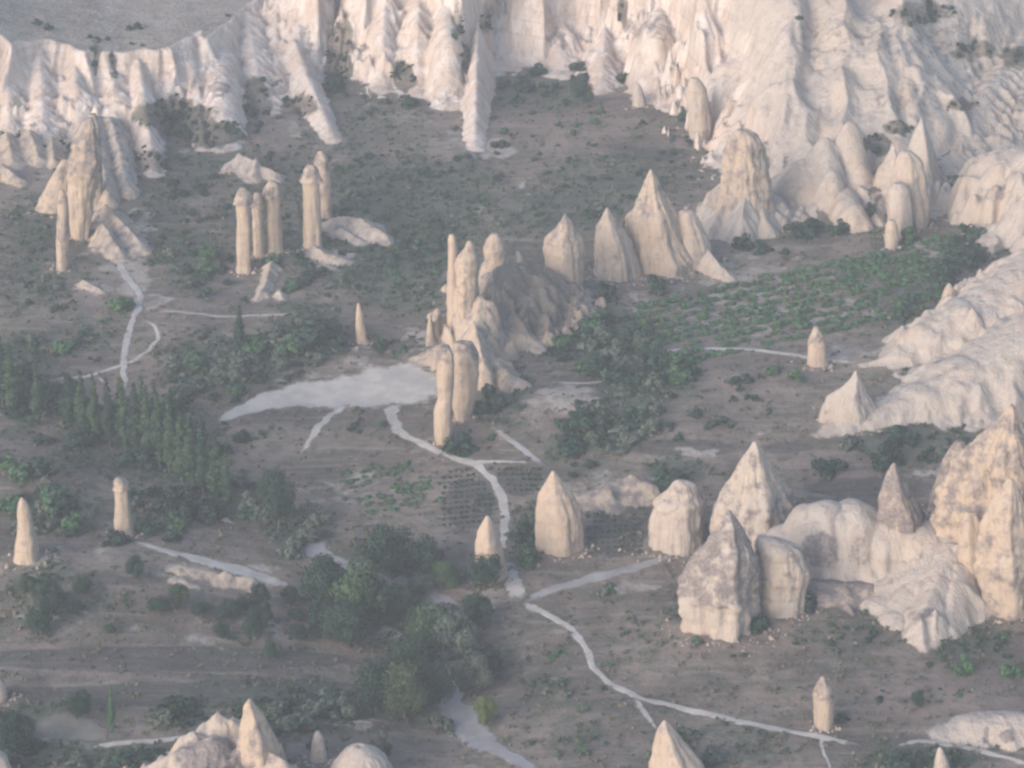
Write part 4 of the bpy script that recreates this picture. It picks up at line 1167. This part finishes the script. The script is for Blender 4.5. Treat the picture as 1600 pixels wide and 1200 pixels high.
CROWN, TRUNK = {}, {}
for kind, shape, n, size, nb, hw, zlo, nv in [('tree', 'round', 5200, .025, 26, .54, .06, 5), ('poplar', 'column', 2600, .016, 22, .13, .06, 4),
                                              ('bush', 'bush', 700, .062, 11, .5, .0, 5), ('shrub', 'bush', 150, .13, 6, .5, .0, 4), ('vine', 'bush', 80, .16, 5, .5, .0, 4)]:
    CROWN[kind] = [blob_crown(100 + 17 * i + len(kind), n, size, nb, hw, zlo, 1.0, shape) for i in range(nv)]
MESHC = {}


def crown_mesh(kind, i, mat):
    key = (kind, i, mat.name)
    if key not in MESHC:
        V, F, lf = CROWN[kind][i]
        me = mesh_np('crown' if kind in ('tree', 'poplar') else kind, V, F, False, {'leaf': lf})
        me.materials.append(mat)
        MESHC[key] = me
    return MESHC[key]


def trunk_mesh(kind):
    if kind not in TRUNK:
        r = random.Random(5)
        if kind == 'poplar':
            ps = [[(0, 0, -.02, .016), (0, 0, .1, .012), (.004, 0, .5, .008), (0, .003, .92, .003)]]
            for k in range(6):
                a = k * 1.1; z = .12 + .1 * k
                ps.append([(0, 0, z, .006), (.05 * math.cos(a), .05 * math.sin(a), z + .14, .003)])
        else:
            ps = [[(0, 0, -.03, .036), (0, 0, .05, .026), (.01, .005, .25, .022), (0, 0, .5, .012), (0.01, 0, .8, .005)]]
            for k in range(7):
                a = k * 2.4; z = .16 + .05 * k
                ps.append([(0, 0, z, .014), (.16 * math.cos(a), .16 * math.sin(a), z + .14, .008), (.34 * math.cos(a), .34 * math.sin(a), z + .26, .003)])
        V, F = tubes(ps)
        me = mesh_np('trunk', V, F, True); me.materials.append(M_BARK)
        TRUNK[kind] = me
    return TRUNK[kind]


BAKE = {}


def bake(name, kind, u, v, wpx, hpx, mat, at=None):
    x, y, z = at or ground(u, v)
    if at is None and occupied(x, y): return None
    for (a, b_, w) in PATHW:
        if (x - a) ** 2 + (y - b_) ** 2 < (w + 0.6) ** 2: return None
    mp = mpp(y, z); W = wpx * mp; H = hpx * mp / 0.93
    V, F, lf = CROWN[kind][random.randrange(len(CROWN[kind]))]
    a = random.uniform(0, 6.28); c, s_ = math.cos(a), math.sin(a)
    Q = np.stack([x + W * (V[:, 0] * c - V[:, 1] * s_), y + W * (V[:, 0] * s_ + V[:, 1] * c), z - .1 + H * V[:, 2]], -1)
    BAKE.setdefault(name, []).append((Q, lf * .6 + random.uniform(0, .4), mat))
    return True


def bake_out(name, label):
    L = BAKE[name]
    Q = np.concatenate([q for q, _, _ in L])
    o = link(name, mesh_np(name, Q, np.arange(len(Q)).reshape(-1, 4), False, {'leaf': np.concatenate([l for _, l, _ in L])}), L[0][2])
    tag(o, label, 'ground cover'); o['kind'] = 'stuff'
    return o




def plant(name, label, cat, kind, u, v, wpx, hpx, mat, group=None, force=True):
    """v = row of the foot, wpx and hpx = size in the photograph"""
    x, y, z = ground(u, v)
    if not force:
        if occupied(x, y): return None
        for (a, b_, w) in PATHW:
            if (x - a) ** 2 + (y - b_) ** 2 < (w + 0.6) ** 2: return None
    mp = mpp(y, z)
    W = wpx * mp; H = hpx * mp / 0.93
    if kind == 'bush': W *= 1.22; H *= 1.12
    i = random.randrange(len(CROWN[kind]))
    rz = random.uniform(0, 6.28)
    if kind in ('tree', 'poplar'):
        t = empty(name, (x, y, z)); t.rotation_euler = (0, 0, rz)
        sx = W / (1.0 if kind == 'tree' else .26)
        c = link('crown', crown_mesh(kind, i, mat), None, t); c.scale = (sx, sx, H)
        k = link('trunk', trunk_mesh(kind), None, t); k.scale = (min(sx, H), min(sx, H), H)
    else:
        t = link(name, crown_mesh(kind, i, mat), None, None, (x, y, z - 0.15)); t.rotation_euler = (0, 0, rz)
        t.scale = (W, W * random.uniform(.85, 1.15), H)
    tag(t, label, cat, group)
    return t


# the grove in the middle
for (lab, u, v, w, h, m) in [
    ('leftmost big round tree of the grove, reaching the pale cart track', 508, 952, 92, 92, M_LEAF),
    ('broad domed tree at the middle of the grove, widest of all', 566, 972, 116, 112, M_FRESH),
    ('wide dark tree at the upper edge of the grove below the vineyard', 612, 905, 104, 96, M_LEAF),
    ('tree at the upper right of the grove, next to the widest dark one', 660, 906, 72, 76, M_LEAF),
    ('yellowish low tree between the grove and the dark round tree', 697, 922, 58, 54, M_FRESH),
    ('tree squeezed at the grove left edge under the leftmost tree', 498, 985, 56, 56, M_LEAF),
    ('dark tree at the lower left of the upper grove, above the field edge', 545, 1012, 92, 84, M_LEAF),
    ('tree right of the widest dome leaning over the grey wash', 622, 965, 64, 62, M_POPLAR),
    ('small tree in the notch of the grove above the wash opening', 655, 935, 48, 44, M_OLIVE),
    ('round tree topping the lower grove right of the wash opening', 668, 1012, 84, 80, M_FRESH),
    ('greyish broad tree at the right side of the lower grove', 714, 1030, 92, 84, M_OLIVE),
    ('tree filling the middle of the lower grove under the greyish one', 650, 1050, 84, 70, M_LEAF),
    ('lower left tree of the grove, dark and full to the ground', 588, 1112, 84, 88, M_LEAF),
    ('tallest tree of the lower grove with a pale trunk side', 632, 1124, 84, 100, M_FRESH),
    ('tree beside the tip of the widening wash', 682, 1108, 72, 84, M_LEAF),
    ('loose grey tree at the lower right fringe of the grove', 742, 1080, 70, 64, M_OLIVE),
    ('small dark tree behind the lower grove towards the open slope', 772, 1052, 46, 42, M_LEAF),
]:
    plant('broadleaf_tree', lab, 'tree', 'tree', u, v, w * .93, h * .93, m)
plant('broadleaf_tree', 'compact dark round tree in front of the small cream cone', 'tree', 'tree', 758, 922, 62, 58, M_LEAF)
plant('broadleaf_tree', 'bright yellow green small tree beside the widening dry wash', 'tree', 'tree', 756, 1135, 42, 52, M_LIME)
plant('broadleaf_tree', 'dark upright tree standing alone left of the lower vineyard', 'tree', 'tree', 436, 826, 62, 98, M_LEAF)
plant('broadleaf_tree', 'dark tree right at the path end where trails meet', 'tree', 'tree', 746, 985, 56, 60, M_LEAF)
OL = 'grey olive bushes round the grove'
for (u, v, w, h) in [(480, 846, 50, 40), (470, 820, 44, 36), (452, 868, 40, 32), (500, 815, 40, 30), (385, 800, 44, 40), (410, 815, 40, 34), (535, 1122, 50, 40), (500, 1112, 56, 42), (590, 1176, 44, 44), (690, 1140, 44, 30), (730, 1052, 50, 44), (690, 965, 46, 36), (460, 1140, 56, 38), (430, 1120, 50, 34)]:
    plant('olive_bush', 'grey green bushy willow at the fringe of the central grove', 'bush', 'bush', u, v, w, h, M_OLIVE, OL)
# poplars in the dark gully at the left
PO = 'poplars in the gully at the left'
ORD = ['first', 'second', 'third', 'fourth', 'fifth', 'sixth', 'seventh', 'eighth', 'ninth', 'tenth', 'eleventh', 'twelfth', 'thirteenth', 'fourteenth', 'fifteenth', 'sixteenth', 'seventeenth', 'eighteenth', 'nineteenth', 'twentieth', 'twenty first', 'twenty second']
for i, (u, v, w, h) in enumerate(sorted([(150, 690, 20, 110), (172, 700, 22, 110), (196, 705, 22, 112), (214, 715, 24, 118), (232, 720, 24, 120), (250, 735, 24, 120), (268, 745, 24, 118), (285, 762, 26, 120), (300, 775, 26, 132), (318, 780, 24, 130), (340, 790, 26, 112), (355, 798, 22, 90), (130, 680, 22, 100), (110, 672, 24, 90), (60, 665, 20, 90), (20, 650, 26, 110), (5, 640, 22, 120), (245, 690, 20, 90), (225, 680, 20, 90), (190, 668, 20, 80), (270, 700, 22, 90)])):
    plant('poplar_tree', ORD[i] + ' slender poplar from the left in the dark gully', 'tree', 'poplar', u, v, w * 1.25, h, M_POPLAR if i % 3 else M_LEAF, PO)
plant('poplar_tree', 'single thin bright poplar standing alone on the lower left field', 'tree', 'poplar', 176, 1150, 15, 82, M_VINE)
plant('poplar_tree', 'dark columnar tree crossing the thin upper track', 'tree', 'poplar', 376, 548, 22, 70, M_LEAF)
# other single trees and bushes told apart
for (lab, u, v, w, h, k, m) in [
    ('dark round tree on the lower left field beside the thin poplar', 126, 1125, 40, 50, 'tree', M_LEAF),
    ('round dark bush in front of the block headed pillar', 182, 848, 46, 28, 'bush', M_LEAF),
    ('dark round bush alone on the slope behind the large pyramid', 1296, 737, 54, 32, 'bush', M_LEAF),
    ('wide dark bush on the slope left of the pink cone tip', 1388, 726, 54, 44, 'bush', M_LEAF),
    ('dark bush behind the low blocky rock of the right cluster', 1046, 765, 62, 54, 'bush', M_LEAF),
    ('bush at the foot of the squared pale block', 1264, 948, 34, 34, 'bush', M_LEAF),
    ('bush wedged between mottled front cone and squared block', 1188, 984, 36, 38, 'bush', M_LEAF),
    ('green bush between white apron and the huge pink wall', 1500, 942, 40, 40, 'bush', M_VINE),
    ('round green bush on the slope below the huge pink wall', 1504, 1050, 36, 34, 'bush', M_VINE),
    ('faint green bush near the right edge of the lower slope', 1576, 1056, 34, 30, 'bush', M_VINE),
    ('small dark tree above the low white gullied bank', 1434, 1108, 24, 34, 'tree', M_LEAF),
    ('bush touching the right foot of the stubby bullet pillar', 1318, 1128, 30, 20, 'shrub', M_LEAF),
    ('dark leafy clump tucked under the smooth white hill', 1500, 322, 84, 52, 'bush', M_LEAF),
    ('round bush beside the white knobs at the vineyard edge', 1422, 378, 34, 32, 'bush', M_VINE),
    ('dark bush between pale lobe and white knobs', 1352, 345, 30, 40, 'bush', M_LEAF),
    ('bush at the foot of the house shaped rock', 948, 466, 40, 36, 'bush', M_LEAF),
    ('dark bush in front of the pale pointed rock', 1026, 456, 40, 36, 'bush', M_LEAF),
    ('tall bush at the foot of the lone tent shaped rock', 822, 848, 34, 54, 'bush', M_LEAF),
    ('low green bush on the right bank of the footpath bend', 828, 880, 40, 36, 'bush', M_VINE),
    ('bush leaning on the lower buttress of the central ridge', 764, 640, 52, 44, 'bush', M_LEAF),
    ('dark bush at the very bottom of the central ridge', 716, 706, 50, 40, 'bush', M_LEAF),
    ('dark bush beside the thin lone spike', 592, 546, 26, 30, 'bush', M_LEAF),
    ('dark green bush beside the upper left footpath', 190, 484, 40, 32, 'bush', M_VINE),
    ('dark olive bush clump above the poplars', 500, 540, 90, 60, 'bush', M_LEAF),
    ('dark tree standing in a cleft under the far cliff', 908, 168, 44, 50, 'tree', M_LEAF),
    ('dark bush at the notch behind the rock finger', 1116, 158, 26, 26, 'bush', M_LEAF),
    ('dark bush left of the rock finger', 1066, 188, 22, 26, 'bush', M_LEAF),
    ('dark grove tree at the bottom left corner', 24, 1180, 70, 70, 'tree', M_LEAF),
    ('bush by the bottom edge left of the small pale spike', 1410, 1205, 66, 44, 'bush', M_LEAF),
    ('olive bush by the bottom edge right of the pale cone', 1108, 1190, 50, 30, 'bush', M_OLIVE),
    ('dark bush touching the base of the pale foreground cone', 1064, 1160, 26, 30, 'bush', M_LEAF),
    ('small dark bush below the thin upper track', 378, 690, 30, 22, 'bush', M_LEAF),
    ('dark bush right of the smooth white ridge cone', 1412, 690, 60, 30, 'bush', M_LEAF),
]:
    nm = 'broadleaf_tree' if k == 'tree' else ('bush' if k == 'bush' else 'low_shrub')
    plant(nm, lab, 'tree' if k == 'tree' else 'bush', k, u, v, w, h, m)
# orchard at the lower left
for i, (u, v, w, h) in enumerate(sorted([(128, 930, 30, 34), (80, 960, 46, 50), (64, 990, 40, 40), (118, 958, 26, 20), (44, 930, 30, 30), (214, 905, 30, 36), (248, 962, 34, 30), (280, 948, 34, 34), (314, 966, 30, 28), (358, 972, 36, 34), (404, 950, 34, 40), (398, 1002, 34, 52), (348, 998, 28, 26), (426, 1028, 26, 30), (462, 972, 26, 22), (466, 1000, 30, 24), (172, 992, 20, 18), (452, 946, 24, 30), (378, 960, 26, 26), (412, 975, 30, 34)])):
    plant('orchard_tree', ORD[i] + ' small round tree from the left on the pale lower terraces', 'tree', 'tree', u, v, w * 1.15, h * 1.1, M_LEAF if i % 4 else M_POPLAR, 'orchard trees on the lower left terraces')

# zones of scattered shrubs
ZONES = [
    ('bushes lining the diagonal gully right of the ridge', 'bush in the diagonal gully right of the central ridge', M_LEAF, 'bush', (22, 54), [(900, 520, 55, 40, 20), (990, 580, 80, 30, 24), (950, 660, 80, 30, 20), (880, 700, 40, 20, 6), (1000, 530, 60, 30, 10), (1050, 590, 40, 30, 6), (870, 560, 30, 20, 4)]),
    ('olive bushes in the diagonal gully', 'grey olive bush in the diagonal gully below the vineyard', M_OLIVE, 'bush', (18, 40), [(930, 560, 70, 40, 12), (960, 690, 70, 20, 8), (1010, 620, 50, 30, 7), (900, 730, 30, 20, 3)]),
    ('bushes above the poplar gully', 'bush on the slope above the poplar gully', M_OLIVE, 'bush', (20, 54), [(350, 590, 90, 40, 28), (460, 540, 60, 34, 16), (270, 640, 50, 20, 8), (420, 560, 60, 30, 10), (60, 560, 60, 30, 5)]),
    ('undergrowth bushes between the poplars', 'dark bush between the poplars of the left gully', M_LEAF, 'bush', (28, 58), [(220, 715, 140, 50, 14), (330, 790, 80, 40, 8), (60, 660, 60, 40, 8), (100, 640, 70, 30, 6), (30, 600, 30, 60, 8)]),
    ('bushes behind the left pillars', 'bush near the two lone pillars at the left', M_LEAF, 'bush', (22, 54), [(90, 800, 80, 40, 16), (240, 790, 50, 30, 10), (320, 820, 70, 20, 6), (60, 730, 60, 20, 5), (100, 820, 40, 20, 5), (250, 835, 40, 14, 4)]),
    ('bushes in the bottom left corner', 'bush in the thickets along the bottom left edge', M_LEAF, 'bush', (22, 46), [(40, 1160, 50, 40, 9), (190, 1192, 80, 14, 8), (300, 1130, 60, 30, 6), (460, 1120, 90, 40, 12), (520, 1180, 40, 20, 3)]),
    ('shrubs on the upper valley floor', 'small shrub on the scrubby floor below the far cliff', M_LEAF, 'shrub', (9, 27), [(620, 300, 170, 90, 80), (450, 290, 120, 80, 40), (880, 250, 200, 90, 60), (580, 420, 110, 60, 60), (660, 400, 60, 60, 26), (560, 170, 90, 60, 14), (880, 340, 110, 40, 16), (1040, 260, 70, 60, 10)]),
    ('shrubs at the foot of the far cliff', 'dark shrub along the foot of the far cliff', M_LEAF, 'bush', (16, 38), [(850, 135, 90, 34, 18), (1000, 120, 40, 14, 6), (900, 120, 24, 30, 6), (620, 150, 60, 20, 6), (405, 160, 26, 40, 9), (532, 110, 20, 44, 12), (270, 205, 40, 24, 8), (960, 120, 20, 14, 4)]),
    ('shrubs round the trio of chimneys', 'shrub on the slope around the trio of chimneys', M_VINE, 'bush', (16, 36), [(290, 400, 60, 50, 16), (330, 330, 50, 60, 10), (260, 290, 50, 20, 6), (350, 440, 60, 40, 8), (460, 430, 50, 30, 8)]),
    ('shrubs at the upper left', 'shrub on the rough ground at the upper left edge', M_LEAF, 'shrub', (10, 26), [(50, 360, 50, 50, 14), (60, 440, 80, 50, 14), (120, 540, 70, 30, 10), (270, 520, 60, 30, 5)]),
    ('shrubs on the brown right slope', 'shrub dotted over the brown slope below the thin track', M_VINE, 'bush', (14, 34), [(1130, 620, 80, 60, 12), (1210, 590, 70, 20, 6), (1060, 650, 40, 40, 5), (1350, 700, 60, 20, 4), (1440, 700, 80, 24, 10), (1420, 580, 30, 14, 3)]),
    ('shrubs under the right cluster', 'small shrub on the brown slope below the right cluster', M_LEAF, 'shrub', (9, 24), [(1310, 1000, 80, 24, 16), (1530, 1000, 70, 40, 16), (1440, 1070, 100, 40, 6), (1090, 950, 40, 20, 4), (1120, 1020, 60, 30, 4)]),
    ('shrubs beside the lower footpath', 'shrub on the open slope beside the lower footpath', M_OLIVE, 'shrub', (10, 26), [(880, 1060, 80, 60, 14), (980, 1000, 60, 40, 9), (1120, 1170, 120, 30, 14), (900, 1160, 80, 30, 8), (940, 930, 40, 14, 4), (1500, 1175, 80, 20, 6), (1560, 1140, 40, 14, 3)]),
    ('shrubs by the upper vineyard', 'dark shrub in the rough strip behind the upper vineyard', M_LEAF, 'bush', (20, 44), [(1530, 395, 60, 26, 12), (1490, 430, 50, 22, 8), (1420, 500, 40, 40, 8), (1270, 350, 70, 20, 8), (1200, 390, 60, 16, 6)]),
    ('shrubs round the clearing', 'shrub at the edge of the dusty clearing', M_LEAF, 'shrub', (9, 26), [(560, 660, 60, 16, 9), (430, 580, 60, 12, 6), (690, 640, 20, 40, 4), (640, 545, 50, 14, 8), (470, 600, 80, 12, 6), (400, 680, 50, 20, 3), (760, 690, 40, 20, 4)]),
]
for (grp, lab, mat, kind, (s0, s1), zs) in ZONES:
    for (zu, zv, ru, rv, n) in zs:
        for i in range(n):
            a = random.uniform(0, 6.28); d = math.sqrt(random.random())
            w = s0 + (s1 - s0) * random.random() ** 1.6
            if kind == 'bush' and w < 31:
                bake('small_bushes', 'shrub', zu + ru * d * math.cos(a), zv + rv * d * math.sin(a), w, w * random.uniform(.55, .8), mat)
                continue
            if kind == 'shrub' and w < 18:
                bake('far_shrubs' if mat is not M_OLIVE else 'low_brush', kind, zu + ru * d * math.cos(a), zv + rv * d * math.sin(a), w, w * random.uniform(.5, .75), mat)
                continue
            plant('bush' if kind == 'bush' else 'low_shrub', lab, 'bush' if kind == 'bush' else 'shrub', kind, zu + ru * d * math.cos(a), zv + rv * d * math.sin(a), w, w * random.uniform(.55, .8), random.choice([mat, mat, M_OLIVE, M_VINE]) if 'dark' not in lab and 'olive' not in lab and 'green' not in lab else mat, grp, force=False)

# vineyards: plants along rows
def vineyard(label, group, corner, e1, e2, n1, n2_, wpx, hpx, skip=.1, mat=M_VINE, jit=.2, stop=300, jit2=None):
    c = 0
    for i in range(n1):
        for j in range(n2_):
            if random.random() < skip: continue
            s, t_ = (i + .5 + random.uniform(-jit, jit)) / n1, (j + .5 + random.uniform(-1, 1) * (jit if jit2 is None else jit2)) / n2_
            u = corner[0] + e1[0] * s + e2[0] * t_; v = corner[1] + e1[1] * s + e2[1] * t_
            k = random.uniform(.7, 1.35)
            if wpx < 10 :
                bake('young_vines', 'vine', u, v, wpx * k, hpx * k, mat)
                continue
            if plant('grapevine', label, 'vine', 'vine', u, v, wpx * k, hpx * k, mat, group, force=False): c += 1
            if c >= stop: return


vineyard('sprawling grapevine in the big vineyard below the cones', 'vines of the big vineyard', (985, 480), (440, -98), (64, 98), 31, 9, 25, 12, skip=.08, jit=.45, jit2=.10)
vineyard('grapevine in the narrow top corner of the big vineyard', 'vines in the top corner of the vineyard', (1300, 415), (180, -50), (60, 50), 12, 5, 22, 10, skip=.12, jit=.3, jit2=.1)
vineyard('low vine in the pale lower vineyard left of the footpath', 'vines of the pale lower vineyard', (520, 740), (120, -20), (60, 66), 8, 7, 19, 9, skip=.25)
vineyard('tiny vine in the combed plot beside the footpath bend', 'vines of the combed plot', (690, 735), (80, -8), (0, 90), 9, 11, 8.5, 6, skip=.06, mat=M_LEAF, jit=.06)
vineyard('tiny vine in the plot between the path and the right verge', 'vines of the plot right of the path', (775, 730), (70, 0), (10, 40), 8, 5, 8.5, 6, skip=.06, mat=M_LEAF, jit=.06)
vineyard('tiny vine in the combed plot between tent rock and blocky rock', 'vines of the plot between two rocks', (915, 805), (90, -6), (0, 66), 9, 8, 8.5, 6, skip=.06, mat=M_LEAF, jit=.06)
vineyard('vine on the pale terrace above the dusty clearing', 'vines above the clearing', (610, 525), (80, -4), (0, 40), 6, 3, 16, 6, skip=.25)

for (cu, cv, ru, rv, s_) in cliff_soils:
    if s_ < .6: continue
    for i in range(int(max(4, ru * rv / 55))):
        a = random.uniform(0, 6.28); d = math.sqrt(random.random())
        h_ = cliff_hit(cu + ru * .9 * d * math.cos(a), cv + rv * .9 * d * math.sin(a))
        if h_ is None: continue
        w = random.uniform(7, 17)
        bake('cliff_bushes', 'shrub', 0, 0, w, w * random.uniform(.6, .9), M_LEAF, at=h_)
for (u, v, w) in [(212, 44, 26), (204, 47, 18), (58, 38, 20), (76, 46, 22), (355, 26, 14), (140, 60, 16), (168, 62, 14), (205, 70, 14), (222, 73, 12), (1250, 30, 18), (1420, 40, 16)]:
    h_ = cliff_hit(u, v)
    if h_: bake('cliff_bushes', 'shrub', 0, 0, w, w * .6, M_LEAF, at=h_)
bake_out('cliff_bushes', 'dark bushes rooted in the clefts of the far cliff')
bake_out('young_vines', 'tiny young vines in combed rows on the plots along the footpath')
bake_out('far_shrubs', 'small low shrubs sprinkled over the slopes of the valley')
bake_out('small_bushes', 'small dark bushes crowding the gullies and slopes of the valley')
bake_out('low_brush', 'pale low brush sprinkled beside the lower footpath')
def rubble():
    r = np.random.default_rng(33)
    base = np.array([(1, 0, 0), (0, 1, 0), (-1, 0, 0), (0, -1, 0), (0, 0, 1), (0, 0, -1)], float)
    fc = np.array([(0, 1, 4), (1, 2, 4), (2, 3, 4), (3, 0, 4), (1, 0, 5), (2, 1, 5), (3, 2, 5), (0, 3, 5)])
    V, F = [], []
    for o in OCC:
        if o[0] != 'disc': continue
        n = int(10 + 5 * (o[3] + o[4]))
        for i in range(n):
            a = r.uniform(-math.pi, .4) if i % 4 else r.uniform(0, 6.28)
            d = 1.0 + abs(r.normal()) * .32
            x, y = o[1] + math.cos(a) * o[3] * d, o[2] + math.sin(a) * o[4] * d
            s_ = .18 + .5 * r.random() ** 2.5
            M = base * (s_ * r.uniform(.6, 1.4, 3)) * r.uniform(.75, 1.2, (6, 1))
            c_, k_ = math.cos(a * 3), math.sin(a * 3)
            M = np.stack([M[:, 0] * c_ - M[:, 1] * k_, M[:, 0] * k_ + M[:, 1] * c_, M[:, 2]], -1)
            F.append(fc + 6 * len(V)); V.append(M + (x, y, float(floor(x, y)) + s_ * .25))
    V = np.concatenate(V); F = np.concatenate(F)
    n = len(V)
    o = link('rubble', mesh_np('rubble', V, F, False, {'pat': np.repeat(r.uniform(0, .7, n // 6), 6), 'soil': np.zeros(n), 'tone': np.repeat(r.uniform(0, .8, n // 6), 6)}), M_ROCK)
    tag(o, 'pale fallen stones strewn round the feet of the rock pillars', 'rubble'); o['kind'] = 'stuff'


rubble()
# ------------------------------------------------------------------ scrub: uncountable low tufts over the dry ground
def scrub(n):
    r = np.random.default_rng(21)
    # even spread over the part of the valley in view
    y = r.uniform(520, 960, n); x = r.uniform(-1, 1, n) * (y * .19 + 12)
    z = floor(x, y)
    g_, p_, r_ = masks(x, y, z)
    keep = r.uniform(0, 1, n) < (0.17 + .5 * g_ ** 1.3) * (1 - .8 * p_)
    x, y, z = x[keep], y[keep], z[keep]
    ok = np.ones(len(x), bool)
    pw = np.array(PATHW)
    for i0 in range(0, len(pw), 400):
        q = pw[i0:i0 + 400]
        ok &= ~(((x[:, None] - q[None, :, 0]) ** 2 + (y[:, None] - q[None, :, 1]) ** 2) < (q[None, :, 2] * .85) ** 2).any(1)
    ok &= np.array([not occupied(a, b_) for a, b_ in zip(x, y)])
    x, y, z = x[ok], y[ok], z[ok]
    m = len(x)
    k = 7
    s = r.uniform(.35, 1.0, m) ** 1.3 * (1 + .6 * masks(x, y, z)[0])
    cx = np.repeat(x, k) + r.normal(size=m * k) * np.repeat(s, k) * .45; cy = np.repeat(y, k) + r.normal(size=m * k) * np.repeat(s, k) * .45
    cz = np.repeat(z, k) + r.uniform(.05, .7, m * k) * np.repeat(s, k)
    nrm = r.normal(size=(m * k, 3)); nrm[:, 2] = np.abs(nrm[:, 2]) + .3; nrm /= np.linalg.norm(nrm, axis=1)[:, None]
    t1 = np.cross(nrm, r.normal(size=(m * k, 3))); t1 /= np.linalg.norm(t1, axis=1)[:, None]; t2 = np.cross(nrm, t1)
    sz = (np.repeat(s, k) * r.uniform(.3, .6, m * k))[:, None]
    P = np.stack([cx, cy, cz], -1)
    V = np.stack([P + t1 * sz, P + t2 * sz * .8, P - t1 * sz, P - t2 * sz * .8], 1).reshape(-1, 3)
    F = np.arange(len(V)).reshape(-1, 4)
    lf = np.repeat(np.repeat(np.clip(r.uniform(0, 1, m) * .7 + .35 - .5 * masks(x, y, z)[0], 0, 1), k), 4)
    o = link('scrub', mesh_np('scrub', V, F, False, {'leaf': lf}), M_SCRUB)
    tag(o, 'dry grey green scrub tufts spread over the valley floor', 'scrub')
    o['kind'] = 'stuff'


m_, nt_, n_, l_, bs_ = newmat('dry_scrub')
b_ = NB(nt_)
cc = b_.mix(b_.rng(b_.attr('leaf'), .25, .8), (0.040, 0.078, 0.050), (0.155, 0.138, 0.100))
l_.new(cc, bs_.inputs['Base Color']); bs_.inputs['Roughness'].default_value = .9; bs_.inputs['Specular IOR Level'].default_value = .1
M_SCRUB = m_
scrub(80000)
print('TRIS', sum(sum(1 if len(p.vertices) == 3 else 2 for p in m.polygons) for m in bpy.data.meshes if len(m.polygons) < 2000), len(bpy.data.objects))
